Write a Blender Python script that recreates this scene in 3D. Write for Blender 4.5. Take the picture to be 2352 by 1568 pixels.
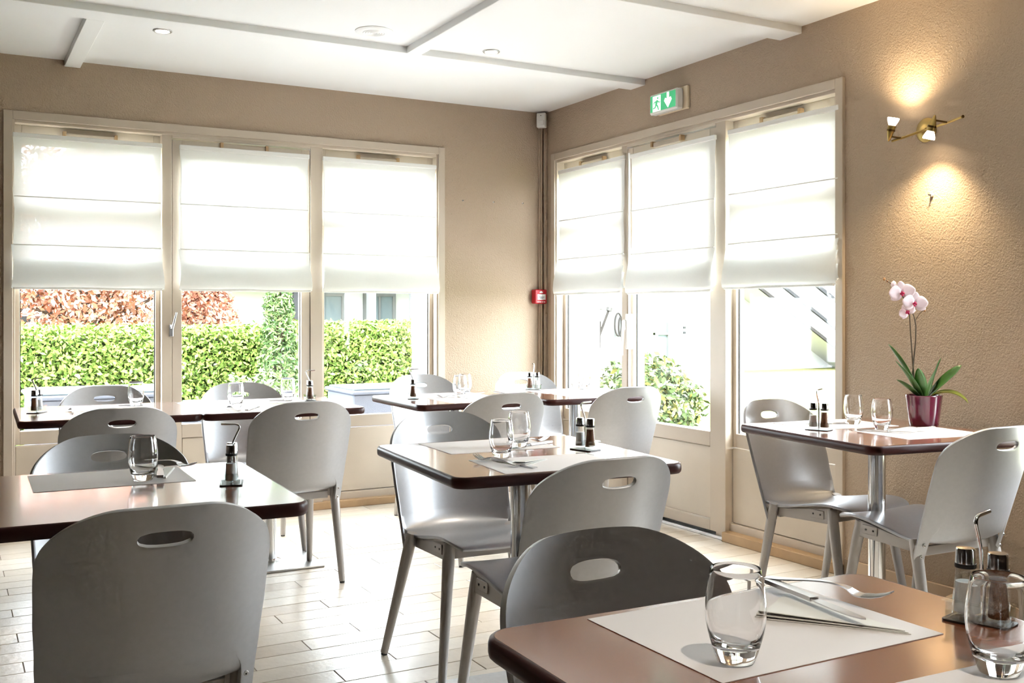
import bpy, bmesh, math, random
import numpy as np
from mathutils import Vector, Matrix

random.seed(7)
RNG = np.random.default_rng(11)
PI = math.pi
SC = bpy.context.scene
for _o in list(bpy.data.objects):
    bpy.data.objects.remove(_o)

# ------------------------------------------------------------------ camera
CAM_H = 1.175
YAW = math.radians(28.92)
FPX = 2342.15
cam_data = bpy.data.cameras.new('camera')
cam_data.sensor_fit = 'HORIZONTAL'
cam_data.sensor_width = 36.0
cam_data.lens = FPX / 2352 * 36.0
cam_data.shift_y = -59.5 / 2352
cam_data.clip_start = 0.05
cam_data.clip_end = 200
cam = bpy.data.objects.new('camera', cam_data)
SC.collection.objects.link(cam)
cam.location = (0, 0, CAM_H)
cam.rotation_euler = (PI / 2, 0, -YAW)
SC.camera = cam

# ------------------------------------------------------------------ sky, sun, exposure
SKY_STRENGTH = 9.0
SUN_STRENGTH = 4.5
world = bpy.data.worlds.new('sky')
SC.world = world
world.use_nodes = True
_bg = world.node_tree.nodes['Background']
_bg.inputs['Color'].default_value = (0.85, 0.925, 1.0, 1)
_bg.inputs['Strength'].default_value = SKY_STRENGTH
sun_data = bpy.data.lights.new('sun', 'SUN')
sun_data.energy = SUN_STRENGTH
sun_data.angle = math.radians(3)
sun_data.color = (1.0, 0.975, 0.93)
sun = bpy.data.objects.new('sun', sun_data)
SC.collection.objects.link(sun)
sun.rotation_euler = Vector((0.42, 0.66, -0.75)).to_track_quat('-Z', 'Y').to_euler()

SC.view_settings.view_transform = 'Standard'
SC.view_settings.look = 'None'
SC.view_settings.exposure = 1.64
SC.view_settings.gamma = 1.0
SC.view_settings.use_curve_mapping = False
SC.cycles.use_denoising = True
SC.cycles.max_bounces = 9
SC.cycles.diffuse_bounces = 3
SC.cycles.glossy_bounces = 6
SC.cycles.transmission_bounces = 12
SC.cycles.transparent_max_bounces = 10
SC.cycles.use_adaptive_sampling = True
SC.cycles.adaptive_threshold = 0.07
SC.cycles.adaptive_min_samples = 24
SC.cycles.sample_clamp_indirect = 8.0
SC.cycles.caustics_reflective = False

# ------------------------------------------------------------------ room dimensions
YB = 5.975      # inner face of the window wall ahead
XR = 3.552      # inner face of the wall with the glazed door
XL = -1.6
YF = -1.4
H = 2.55
WT = 0.22       # wall thickness
GZ = -0.10      # ground level outside

# ------------------------------------------------------------------ materials
MATS = {}


def srgb(r, g, b):
    f = lambda c: c / 12.92 if c <= 0.04045 else ((c + 0.055) / 1.055) ** 2.4
    return (f(r / 255), f(g / 255), f(b / 255))


def mat(name, col, rough=0.5, metal=0.0, spec=0.5, coat=0.0, coat_rough=0.1, emit=None, estr=0.0,
        noise=None, bump=None, trans=0.0, ior=1.5, wood=None, aniso=0.0):
    """Principled material; noise=(scale, amount, detail) varies the colour, bump=(scale, strength, distance)."""
    m = bpy.data.materials.new(name)
    m.use_nodes = True
    nt = m.node_tree
    b = nt.nodes['Principled BSDF']
    b.inputs['Base Color'].default_value = (*col, 1)
    b.inputs['Roughness'].default_value = rough
    b.inputs['Metallic'].default_value = metal
    b.inputs['Specular IOR Level'].default_value = spec
    b.inputs['Coat Weight'].default_value = coat
    b.inputs['Coat IOR'].default_value = 1.7 if wood else 1.5
    b.inputs['Coat Roughness'].default_value = coat_rough
    b.inputs['Transmission Weight'].default_value = trans
    b.inputs['IOR'].default_value = ior
    b.inputs['Anisotropic'].default_value = aniso
    if emit:
        b.inputs['Emission Color'].default_value = (*emit, 1)
        b.inputs['Emission Strength'].default_value = estr
    tc = nt.nodes.new('ShaderNodeTexCoord')
    if noise:
        n = nt.nodes.new('ShaderNodeTexNoise')
        n.inputs['Scale'].default_value = noise[0]
        n.inputs['Detail'].default_value = noise[2] if len(noise) > 2 else 4
        nt.links.new(tc.outputs['Object'], n.inputs['Vector'])
        r = nt.nodes.new('ShaderNodeValToRGB')
        r.color_ramp.elements[0].position = 0.3
        r.color_ramp.elements[1].position = 0.7
        r.color_ramp.elements[0].color = (*[c * (1 - noise[1]) for c in col], 1)
        r.color_ramp.elements[1].color = (*[min(1, c * (1 + noise[1])) for c in col], 1)
        nt.links.new(n.outputs['Fac'], r.inputs['Fac'])
        nt.links.new(r.outputs['Color'], b.inputs['Base Color'])
    if wood:
        mp = nt.nodes.new('ShaderNodeMapping')
        mp.inputs['Scale'].default_value = wood['scale']
        n = nt.nodes.new('ShaderNodeTexNoise')
        n.inputs['Scale'].default_value = 1.0
        n.inputs['Detail'].default_value = 6
        n.inputs['Roughness'].default_value = 0.65
        n.inputs['Distortion'].default_value = 0.4
        nt.links.new(tc.outputs['Object'], mp.inputs['Vector'])
        nt.links.new(mp.outputs['Vector'], n.inputs['Vector'])
        r = nt.nodes.new('ShaderNodeValToRGB')
        r.color_ramp.elements[0].position = 0.32
        r.color_ramp.elements[1].position = 0.68
        r.color_ramp.elements[0].color = (*wood['dark'], 1)
        r.color_ramp.elements[1].color = (*col, 1)
        nt.links.new(n.outputs['Fac'], r.inputs['Fac'])
        nt.links.new(r.outputs['Color'], b.inputs['Base Color'])
    if bump:
        n2 = nt.nodes.new('ShaderNodeTexNoise')
        n2.inputs['Scale'].default_value = bump[0]
        n2.inputs['Detail'].default_value = 3
        nt.links.new(tc.outputs['Object'], n2.inputs['Vector'])
        bp = nt.nodes.new('ShaderNodeBump')
        bp.inputs['Strength'].default_value = bump[1]
        bp.inputs['Distance'].default_value = bump[2]
        nt.links.new(n2.outputs['Fac'], bp.inputs['Height'])
        nt.links.new(bp.outputs['Normal'], b.inputs['Normal'])
    MATS[name] = m
    return m


def clear_mat(name, tint=(1, 1, 1), refl=1.0, base=0.0):
    """thin clear sheet: sees straight through, reflects by Fresnel"""
    m = bpy.data.materials.new(name)
    m.use_nodes = True
    nt = m.node_tree
    nt.nodes.remove(nt.nodes['Principled BSDF'])
    out = nt.nodes['Material Output']
    t = nt.nodes.new('ShaderNodeBsdfTransparent')
    t.inputs['Color'].default_value = (*tint, 1)
    g = nt.nodes.new('ShaderNodeBsdfGlossy')
    g.inputs['Roughness'].default_value = 0.02
    f = nt.nodes.new('ShaderNodeLayerWeight')      # Schlick reflectance, the same from both sides of the sheet
    f.inputs['Blend'].default_value = 0.5
    pw = nt.nodes.new('ShaderNodeMath')
    pw.operation = 'POWER'
    pw.inputs[1].default_value = 5.0
    mu = nt.nodes.new('ShaderNodeMath')
    mu.operation = 'MULTIPLY_ADD'
    mu.inputs[1].default_value = refl
    mu.inputs[2].default_value = base
    nt.links.new(f.outputs['Facing'], pw.inputs[0])
    f = pw
    mx = nt.nodes.new('ShaderNodeMixShader')
    nt.links.new(f.outputs[0], mu.inputs[0])
    nt.links.new(mu.outputs[0], mx.inputs['Fac'])
    nt.links.new(t.outputs[0], mx.inputs[1])
    nt.links.new(g.outputs[0], mx.inputs[2])
    nt.links.new(mx.outputs[0], out.inputs['Surface'])
    MATS[name] = m
    return m


def blind_mat(name, col, transp):
    m = bpy.data.materials.new(name)
    m.use_nodes = True
    nt = m.node_tree
    nt.nodes.remove(nt.nodes['Principled BSDF'])
    out = nt.nodes['Material Output']
    d = nt.nodes.new('ShaderNodeBsdfDiffuse')
    d.inputs['Color'].default_value = (*col, 1)
    tl = nt.nodes.new('ShaderNodeBsdfTranslucent')
    tl.inputs['Color'].default_value = (*col, 1)
    tr = nt.nodes.new('ShaderNodeBsdfTransparent')
    m1 = nt.nodes.new('ShaderNodeMixShader')
    m1.inputs['Fac'].default_value = 0.10
    m2 = nt.nodes.new('ShaderNodeMixShader')
    tc = nt.nodes.new('ShaderNodeTexCoord')
    mp = nt.nodes.new('ShaderNodeMapping')
    mp.inputs['Scale'].default_value = (60, 60, 420)
    n = nt.nodes.new('ShaderNodeTexNoise')
    n.inputs['Scale'].default_value = 1.0
    r = nt.nodes.new('ShaderNodeMapRange')
    r.inputs['To Min'].default_value = transp - 0.02
    r.inputs['To Max'].default_value = transp + 0.02
    nt.links.new(tc.outputs['Object'], mp.inputs['Vector'])
    nt.links.new(mp.outputs['Vector'], n.inputs['Vector'])
    nt.links.new(n.outputs['Fac'], r.inputs['Value'])
    nt.links.new(r.outputs[0], m2.inputs['Fac'])
    nt.links.new(d.outputs[0], m1.inputs[1])
    nt.links.new(tl.outputs[0], m1.inputs[2])
    nt.links.new(m1.outputs[0], m2.inputs[1])
    nt.links.new(tr.outputs[0], m2.inputs[2])
    nt.links.new(m2.outputs[0], out.inputs['Surface'])
    MATS[name] = m
    return m


mat('wall', srgb(181, 160, 138), rough=0.75, bump=(135, 0.5, 0.010), noise=(1.3, 0.03))
mat('wall_unseen_dark', srgb(66, 52, 44), rough=0.8)  # dark tone chosen to cut bounce light from the unseen walls
mat('ceiling', (0.93, 0.93, 0.92), rough=0.6, noise=(2.0, 0.01))
mat('frame', srgb(196, 181, 163), rough=0.38, noise=(4, 0.03))
mat('frame_shadow_gap', srgb(70, 52, 40), rough=0.7)
mat('panel', srgb(202, 188, 170), rough=0.42, noise=(6, 0.03), bump=(160, 0.15, 0.002))
mat('seal', (0.02, 0.018, 0.016), rough=0.6)
mat('skirting', srgb(181, 150, 112), rough=0.5, noise=(9, 0.1))
mat('tile_skirting', srgb(206, 180, 150), rough=0.45, noise=(14, 0.06))
mat('grout', srgb(150, 132, 112), rough=0.9)
for i, c in enumerate([(214, 202, 186), (208, 195, 178), (219, 208, 193), (202, 188, 170)]):
    mat('floor_tile_%d' % i, srgb(*c), rough=0.30, spec=0.5, noise=(16, 0.05, 6), bump=(38, 0.25, 0.004))
mat('alu', (0.72, 0.72, 0.72), rough=0.3, metal=1.0)
mat('chrome', (0.78, 0.79, 0.8), rough=0.12, metal=1.0)
mat('steel', (0.62, 0.62, 0.63), rough=0.28, metal=1.0)
mat('brushed', (0.56, 0.55, 0.54), rough=0.36, metal=1.0, noise=(60, 0.05))
mat('chair', srgb(172, 172, 174), rough=0.36, metal=0.65, spec=0.5, coat=0.2, coat_rough=0.2, noise=(70, 0.025))
mat('chair_leg', srgb(178, 172, 167), rough=0.36, metal=0.3, spec=0.5)
mat('chair_edge', srgb(170, 160, 150), rough=0.5)
mat('foot', (0.03, 0.028, 0.026), rough=0.6)
mat('table', srgb(150, 92, 64), rough=0.26, spec=0.6, coat=1.0, coat_rough=0.10,
    wood=dict(scale=(5, 150, 5), dark=srgb(122, 68, 46)))
mat('table_edge', srgb(58, 24, 20), rough=0.38, spec=0.3)
mat('paper', srgb(236, 230, 228), rough=0.7)
mat('napkin', srgb(238, 236, 230), rough=0.85, bump=(300, 0.1, 0.001))
mat('salt', (0.86, 0.86, 0.86), rough=0.9, bump=(900, 0.3, 0.001))
mat('pepper', srgb(126, 88, 64), rough=0.9, noise=(700, 0.5), bump=(900, 0.3, 0.001))
mat('black', (0.015, 0.015, 0.015), rough=0.35)
mat('glass', (1, 1, 1), rough=0.0, trans=1.0, ior=1.46, spec=0.5)
clear_mat('pane', (0.985, 0.995, 0.99), refl=0.7, base=0.025)
clear_mat('clear', (0.96, 0.98, 0.975), refl=0.9, base=0.07)
blind_mat('blind', (0.9, 0.9, 0.88), 0.042)
mat('blind_rail', (0.86, 0.85, 0.82), rough=0.5)
mat('white_plastic', (0.82, 0.81, 0.78), rough=0.4)
mat('cream_plastic', srgb(226, 208, 178), rough=0.45)
mat('exit_green', srgb(58, 168, 112), rough=0.35, emit=srgb(58, 168, 112), estr=0.25)
mat('exit_white', (0.85, 0.9, 0.86), rough=0.35, emit=(0.85, 1.0, 0.92), estr=0.35)
mat('alarm_red', srgb(188, 28, 40), rough=0.4)
mat('brass', srgb(176, 150, 92), rough=0.3, metal=0.9)
mat('brass_dark', srgb(104, 80, 48), rough=0.35, metal=0.9)
mat('bulb_glow', (1, 0.9, 0.75), emit=(1.0, 0.82, 0.58), estr=22)
mat('bulb_shell', (0.9, 0.88, 0.84), rough=0.3, emit=(1.0, 0.9, 0.78), estr=0.9)
mat('spot_glow', (1, 0.95, 0.85), emit=(1.0, 0.86, 0.66), estr=9)
mat('pot', srgb(92, 20, 50), rough=0.16, spec=0.6, coat=0.5)
mat('soil', srgb(52, 38, 26), rough=0.9, bump=(120, 0.6, 0.01))
mat('orchid_leaf', srgb(62, 104, 44), rough=0.35, noise=(20, 0.2))
mat('orchid_leaf_old', srgb(142, 146, 58), rough=0.4, noise=(20, 0.2))
mat('orchid_stem', srgb(74, 58, 38), rough=0.5)
mat('petal', srgb(244, 226, 234), rough=0.6, noise=(60, 0.05))
mat('petal_lip', srgb(190, 22, 84), rough=0.5, noise=(90, 0.2))
mat('bud', srgb(172, 122, 74), rough=0.5)
# outdoors
mat('hedge_a', srgb(110, 134, 60), rough=0.7, spec=0.1)
mat('hedge_b', srgb(76, 100, 42), rough=0.7, spec=0.1)
mat('hedge_c', srgb(134, 148, 80), rough=0.7, spec=0.1)
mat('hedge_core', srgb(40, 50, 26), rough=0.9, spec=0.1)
mat('red_a', srgb(150, 98, 80), rough=0.7, spec=0.1)
mat('red_b', srgb(164, 124, 106), rough=0.7, spec=0.1)
mat('red_c', srgb(112, 66, 48), rough=0.7, spec=0.1)
mat('conifer_a', srgb(92, 116, 66), rough=0.7, spec=0.1)
mat('conifer_b', srgb(66, 90, 54), rough=0.7, spec=0.1)
mat('conifer_c', srgb(114, 132, 84), rough=0.7, spec=0.1)
mat('bush_a', srgb(108, 106, 56), rough=0.7, spec=0.1)
mat('bush_b', srgb(62, 76, 44), rough=0.7, spec=0.1)
mat('bush_c', srgb(118, 124, 100), rough=0.7, spec=0.1)
mat('bark', srgb(74, 62, 54), rough=0.9, noise=(20, 0.2), spec=0.1)
mat('lawn', srgb(112, 114, 66), rough=0.9, spec=0.1, noise=(30, 0.18), bump=(60, 0.4, 0.03))
mat('paving', srgb(208, 207, 206), rough=0.85, noise=(3, 0.05))
mat('render_white', srgb(168, 168, 167), rough=0.9, spec=0.1, noise=(2, 0.02))
mat('render_grey', srgb(98, 99, 100), rough=0.9, spec=0.05)
mat('trim_grey', srgb(46, 46, 48), rough=0.9, spec=0.05)
mat('dark_glass', srgb(92, 102, 106), rough=0.5, spec=0.1)
mat('rattan', srgb(98, 102, 112), rough=0.8, spec=0.1, bump=(220, 0.6, 0.006))
mat('rattan_dark', srgb(84, 88, 98), rough=0.8, spec=0.1, bump=(220, 0.6, 0.006))
mat('rail_metal', srgb(42, 40, 39), rough=0.9, spec=0.05)

# ------------------------------------------------------------------ mesh helpers
COL = SC.collection


class MB:
    def __init__(self):
        self.v = []
        self.f = []
        self.mi = []

    def _add(self, vs, fs, mi=0, M=None):
        n = len(self.v)
        if M is not None:
            vs = [M @ Vector(p) for p in vs]
        self.v += [tuple(p) for p in vs]
        self.f += [tuple(i + n for i in q) for q in fs]
        self.mi += [mi] * len(fs)
        return self

    def box(self, x0, x1, y0, y1, z0, z1, mi=0, M=None):
        x0, x1 = min(x0, x1), max(x0, x1)
        y0, y1 = min(y0, y1), max(y0, y1)
        z0, z1 = min(z0, z1), max(z0, z1)
        vs = [(x0, y0, z0), (x1, y0, z0), (x1, y1, z0), (x0, y1, z0), (x0, y0, z1), (x1, y0, z1), (x1, y1, z1), (x0, y1, z1)]
        return self._add(vs, [(0, 3, 2, 1), (4, 5, 6, 7), (0, 1, 5, 4), (1, 2, 6, 5), (2, 3, 7, 6), (3, 0, 4, 7)], mi, M)

    def bbox(self, x0, x1, y0, y1, z0, z1, b=0.003, mi=0, M=None):
        """box with its twelve edges chamfered by b"""
        bm = bmesh.new()
        bmesh.ops.create_cube(bm, size=1.0)
        for v in bm.verts:
            v.co = Vector(((x0 + x1) / 2 + v.co.x * abs(x1 - x0), (y0 + y1) / 2 + v.co.y * abs(y1 - y0), (z0 + z1) / 2 + v.co.z * abs(z1 - z0)))
        bmesh.ops.bevel(bm, geom=list(bm.edges), offset=b, segments=1, affect='EDGES', profile=0.5)
        bm.verts.index_update()
        vs = [v.co.copy() for v in bm.verts]
        fs = [[v.index for v in f.verts] for f in bm.faces]
        bm.free()
        return self._add(vs, fs, mi, M)

    def cone(self, p0, p1, r0, r1, n=20, mi=0, caps=True, M=None):
        p0, p1 = Vector(p0), Vector(p1)
        ax = (p1 - p0).normalized()
        a = ax.orthogonal().normalized()
        b = ax.cross(a)
        vs = []
        for p, r in ((p0, r0), (p1, r1)):
            for i in range(n):
                t = 2 * PI * i / n
                vs.append(p + (a * math.cos(t) + b * math.sin(t)) * r)
        fs = [(i, (i + 1) % n, n + (i + 1) % n, n + i) for i in range(n)]
        if caps:
            fs += [tuple(range(n - 1, -1, -1)), tuple(range(n, 2 * n))]
        return self._add(vs, fs, mi, M)

    def tube(self, pts, r, n=10, mi=0, M=None, caps=True):
        pts = [Vector(p) for p in pts]
        rs = r if isinstance(r, (list, tuple)) else [r] * len(pts)
        t0 = (pts[1] - pts[0]).normalized()
        a = t0.orthogonal().normalized()
        vs = []
        for i, p in enumerate(pts):
            t = (pts[min(i + 1, len(pts) - 1)] - pts[max(i - 1, 0)]).normalized()
            a = (a - t * a.dot(t)).normalized()
            b = t.cross(a)
            for k in range(n):
                w = 2 * PI * k / n
                vs.append(p + (a * math.cos(w) + b * math.sin(w)) * rs[i])
        fs = []
        for i in range(len(pts) - 1):
            for k in range(n):
                fs.append((i * n + k, i * n + (k + 1) % n, (i + 1) * n + (k + 1) % n, (i + 1) * n + k))
        if caps:
            fs += [tuple(range(n - 1, -1, -1)), tuple(range((len(pts) - 1) * n, len(pts) * n))]
        return self._add(vs, fs, mi, M)

    def lathe(self, prof, n=32, mi=0, M=None, closed=False):
        vs = []
        for r, z in prof:
            for k in range(n):
                w = 2 * PI * k / n
                vs.append((r * math.cos(w), r * math.sin(w), z))
        fs = []
        m = len(prof)
        for i in range(m - 1):
            for k in range(n):
                fs.append((i * n + k, i * n + (k + 1) % n, (i + 1) * n + (k + 1) % n, (i + 1) * n + k))
        if not closed:
            if prof[0][0] > 1e-5:
                fs.append(tuple(range(n - 1, -1, -1)))
            if prof[-1][0] > 1e-5:
                fs.append(tuple(range((m - 1) * n, m * n)))
        return self._add(vs, fs, mi, M)

    def prism(self, outline, z0, z1, mi=0, M=None):
        n = len(outline)
        vs = [(x, y, z0) for x, y in outline] + [(x, y, z1) for x, y in outline]
        fs = [tuple(range(n - 1, -1, -1)), tuple(range(n, 2 * n))]
        fs += [(i, (i + 1) % n, n + (i + 1) % n, n + i) for i in range(n)]
        return self._add(vs, fs, mi, M)

    def mesh(self, name, mats, smooth=None):
        me = bpy.data.meshes.new(name)
        me.from_pydata(self.v, [], self.f)
        if not isinstance(mats, (list, tuple)):
            mats = [mats]
        for m in mats:
            me.materials.append(MATS[m])
        if len(mats) > 1:
            me.polygons.foreach_set('material_index', self.mi)
        bm = bmesh.new()
        bm.from_mesh(me)
        bmesh.ops.remove_doubles(bm, verts=bm.verts, dist=1e-6)
        bmesh.ops.recalc_face_normals(bm, faces=bm.faces)
        bm.to_mesh(me)
        bm.free()
        if smooth:
            me.shade_smooth()
            me.set_sharp_from_angle(angle=math.radians(smooth))
        return me

    def build(self, name, mats, parent=None, smooth=None, loc=None, rot=None):
        o = bpy.data.objects.new(name, self.mesh(name, mats, smooth))
        COL.objects.link(o)
        if parent is not None:
            o.parent = parent
        if loc is not None:
            o.location = loc
        if rot is not None:
            o.rotation_euler = rot
        return o


def put(name, me, parent=None, loc=None, rot=None):
    o = bpy.data.objects.new(name, me)
    COL.objects.link(o)
    if parent is not None:
        o.parent = parent
    if loc is not None:
        o.location = loc
    if rot is not None:
        o.rotation_euler = rot
    return o


def tag(o, label, cat, group=None, kind=None):
    o['label'] = label
    o['category'] = cat
    if group:
        o['group'] = group
    if kind:
        o['kind'] = kind
    return o


def struct(o, label=None, cat=None):
    o['kind'] = 'structure'
    if label:
        o['label'] = label
    if cat:
        o['category'] = cat
    return o


def thing(name, label, cat, loc=(0, 0, 0), rz=0.0, group=None):
    o = bpy.data.objects.new(name, None)
    o.empty_display_size = 0.1
    COL.objects.link(o)
    o.location = loc
    o.rotation_euler = (0, 0, rz)
    return tag(o, label, cat, group)


def copy_tree(o, parent=None):
    c = o.copy()
    COL.objects.link(c)
    c.parent = parent
    for ch in o.children:
        copy_tree(ch, c)
    return c


def rounded_rect(w, d, r, n=8, rx=None):
    pts = []
    for cx, cy, a0 in ((w / 2 - r, d / 2 - r, 0), (-w / 2 + r, d / 2 - r, 90), (-w / 2 + r, -d / 2 + r, 180), (w / 2 - r, -d / 2 + r, 270)):
        for k in range(n + 1):
            a = math.radians(a0 + 90 * k / n)
            pts.append((cx + r * math.cos(a), cy + r * math.sin(a)))
    return pts


def bez(p0, p1, p2, p3, n):
    out = []
    for i in range(n + 1):
        t = i / n
        out.append(tuple((1 - t) ** 3 * a + 3 * (1 - t) ** 2 * t * b + 3 * (1 - t) * t * t * c + t ** 3 * d for a, b, c, d in zip(p0, p1, p2, p3)))
    return out


# ================================================================== STRUCTURE
# ---- floor: wood-look tiles, each 0.1175 x 0.673
FWD = Vector((math.sin(YAW), math.cos(YAW), 0))
RGT = Vector((math.cos(YAW), -math.sin(YAW), 0))


def in_frame_area(x0, x1, y0, y1):
    """rough size of a floor rectangle in the photograph (0 when outside of it)"""
    pts = []
    for x, y in ((x0, y0), (x1, y0), (x1, y1), (x0, y1)):
        v = Vector((x, y, -CAM_H))
        z = v.dot(FWD)
        if z < 0.4:
            return 0
        pts.append((1176 + FPX * v.dot(RGT) / z, 724.5 + FPX * CAM_H / z))
    if max(p[0] for p in pts) < 0 or min(p[0] for p in pts) > 2352 or min(p[1] for p in pts) > 1568:
        return 0
    a = 0
    for i in range(4):
        a += pts[i][0] * pts[(i + 1) % 4][1] - pts[(i + 1) % 4][0] * pts[i][1]
    return abs(a) / 2


mb = MB().box(XL - WT, XR + WT, YF - WT, YB + WT, -0.12, -0.004)
floor = struct(mb.build('floor', 'grout'))
PW, PL = 0.1175, 0.673
tiles = []
k0 = int(math.floor((YF - 3.127) / PW))
k1 = int(math.ceil((YB - 3.127) / PW))
for k in range(k0, k1):
    ya, yb = 3.127 + k * PW, 3.127 + (k + 1) * PW
    ya, yb = max(ya, YF), min(yb, YB - 0.002)
    off = 1.117 + 0.2243 * (k % 3)
    x = off - math.ceil((off - XL) / PL) * PL
    while x < XR:
        xa, xb = max(x, XL), min(x + PL, XR - 0.002)
        if xb - xa > 0.02 and yb - ya > 0.01:
            tiles.append((in_frame_area(xa, xb, ya, yb), xa, xb, ya, yb))
        x += PL
tiles.sort(reverse=True)
G = 0.0014
tile_mesh = {}
rest = MB()
for i, (area, xa, xb, ya, yb) in enumerate(tiles):
    w, d = xb - xa - 2 * G, yb - ya - 2 * G
    ci = random.randrange(4)
    top = random.uniform(-0.0006, 0.0006)
    if i < 295 and area > 0:
        key = (round(w, 3), round(d, 3), ci)
        if key not in tile_mesh:
            tile_mesh[key] = MB().bbox(-w / 2, w / 2, -d / 2, d / 2, -0.006, 0, 0.0012).mesh('floor_tile', 'floor_tile_%d' % ci)
        put('floor_tile', tile_mesh[key], floor, ((xa + xb) / 2, (ya + yb) / 2, top))
    else:
        rest.box(xa + G, xb - G, ya + G, yb - G, -0.006, top, ci)
o = rest.build('floor_tile_field', ['floor_tile_%d' % i for i in range(4)], floor)
o['kind'] = 'stuff'

# ---- ceiling with flat battens
ceiling = struct(MB().box(XL - WT, XR + WT, YF - WT, YB + WT, H, H + 0.25).build('ceiling', 'ceiling'))
for y in (4.895, 3.65, 2.405, 1.16, -0.085, -1.33):
    MB().bbox(XL, XR, y - 0.072, y + 0.072, H - 0.034, H + 0.01, 0.002).build('beam', 'ceiling', ceiling)
for x, y0, y1 in ((0.585, 4.967, YB), (2.09, 3.722, 4.823), (0.585, 2.477, 3.578), (2.09, 1.232, 2.333), (-0.92, 3.722, 4.823), (-2.4, 4.967, YB)):
    MB().bbox(x - 0.04, x + 0.04, y0, y1, H - 0.034, H + 0.01, 0.002).build('beam', 'ceiling', ceiling)

# ---- walls with openings for the window sets
WL = 2.55            # length of a window set
WTOP = 2.255
W1X = 0.250          # window_1 starts here on the wall ahead
W2Y = 5.862          # window_2 starts here on the wall with the door (runs towards the camera)
W3L = 0.88
W3Y = 2.36           # unseen window added on the same wall, sized to light the foreground


def wall_x(mb, y0, y1, x0, x1, holes):
    xs = x0
    for a, b in sorted(holes):
        mb.box(xs, a, y0, y1, -0.1, H)
        mb.box(a, b, y0, y1, WTOP - 0.02, H)
        xs = b
    mb.box(xs, x1, y0, y1, -0.1, H)
    return mb


mb = wall_x(MB(), YB, YB + WT, XL - WT, XR + WT, [(W1X + 0.02, W1X + WL - 0.02)])
wall_back = struct(mb.build('wall_back', 'wall'))
mb = MB()
ys = YF - WT
for a, b in sorted([(W2Y - WL + 0.02, W2Y - 0.02), (W3Y - W3L + 0.02, W3Y - 0.02)]):
    mb.box(XR, XR + WT, ys, a, -0.1, H)
    mb.box(XR, XR + WT, a, b, WTOP - 0.02, H)
    ys = b
mb.box(XR, XR + WT, ys, YB, -0.1, H)
wall_right = struct(mb.build('wall_right', 'wall'))
wall_left = struct(MB().box(XL - WT, XL, YF - WT, YB, -0.1, H).build('wall_left', 'wall_unseen_dark'))  # unseen side wall, set close and dark to reduce bounce light
wall_front = struct(MB().box(XL, XR, YF - WT, YF, -0.1, H).build('wall_front', 'wall_unseen_dark'))  # unseen rear wall, likewise brought in and darkened against bounce light


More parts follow.
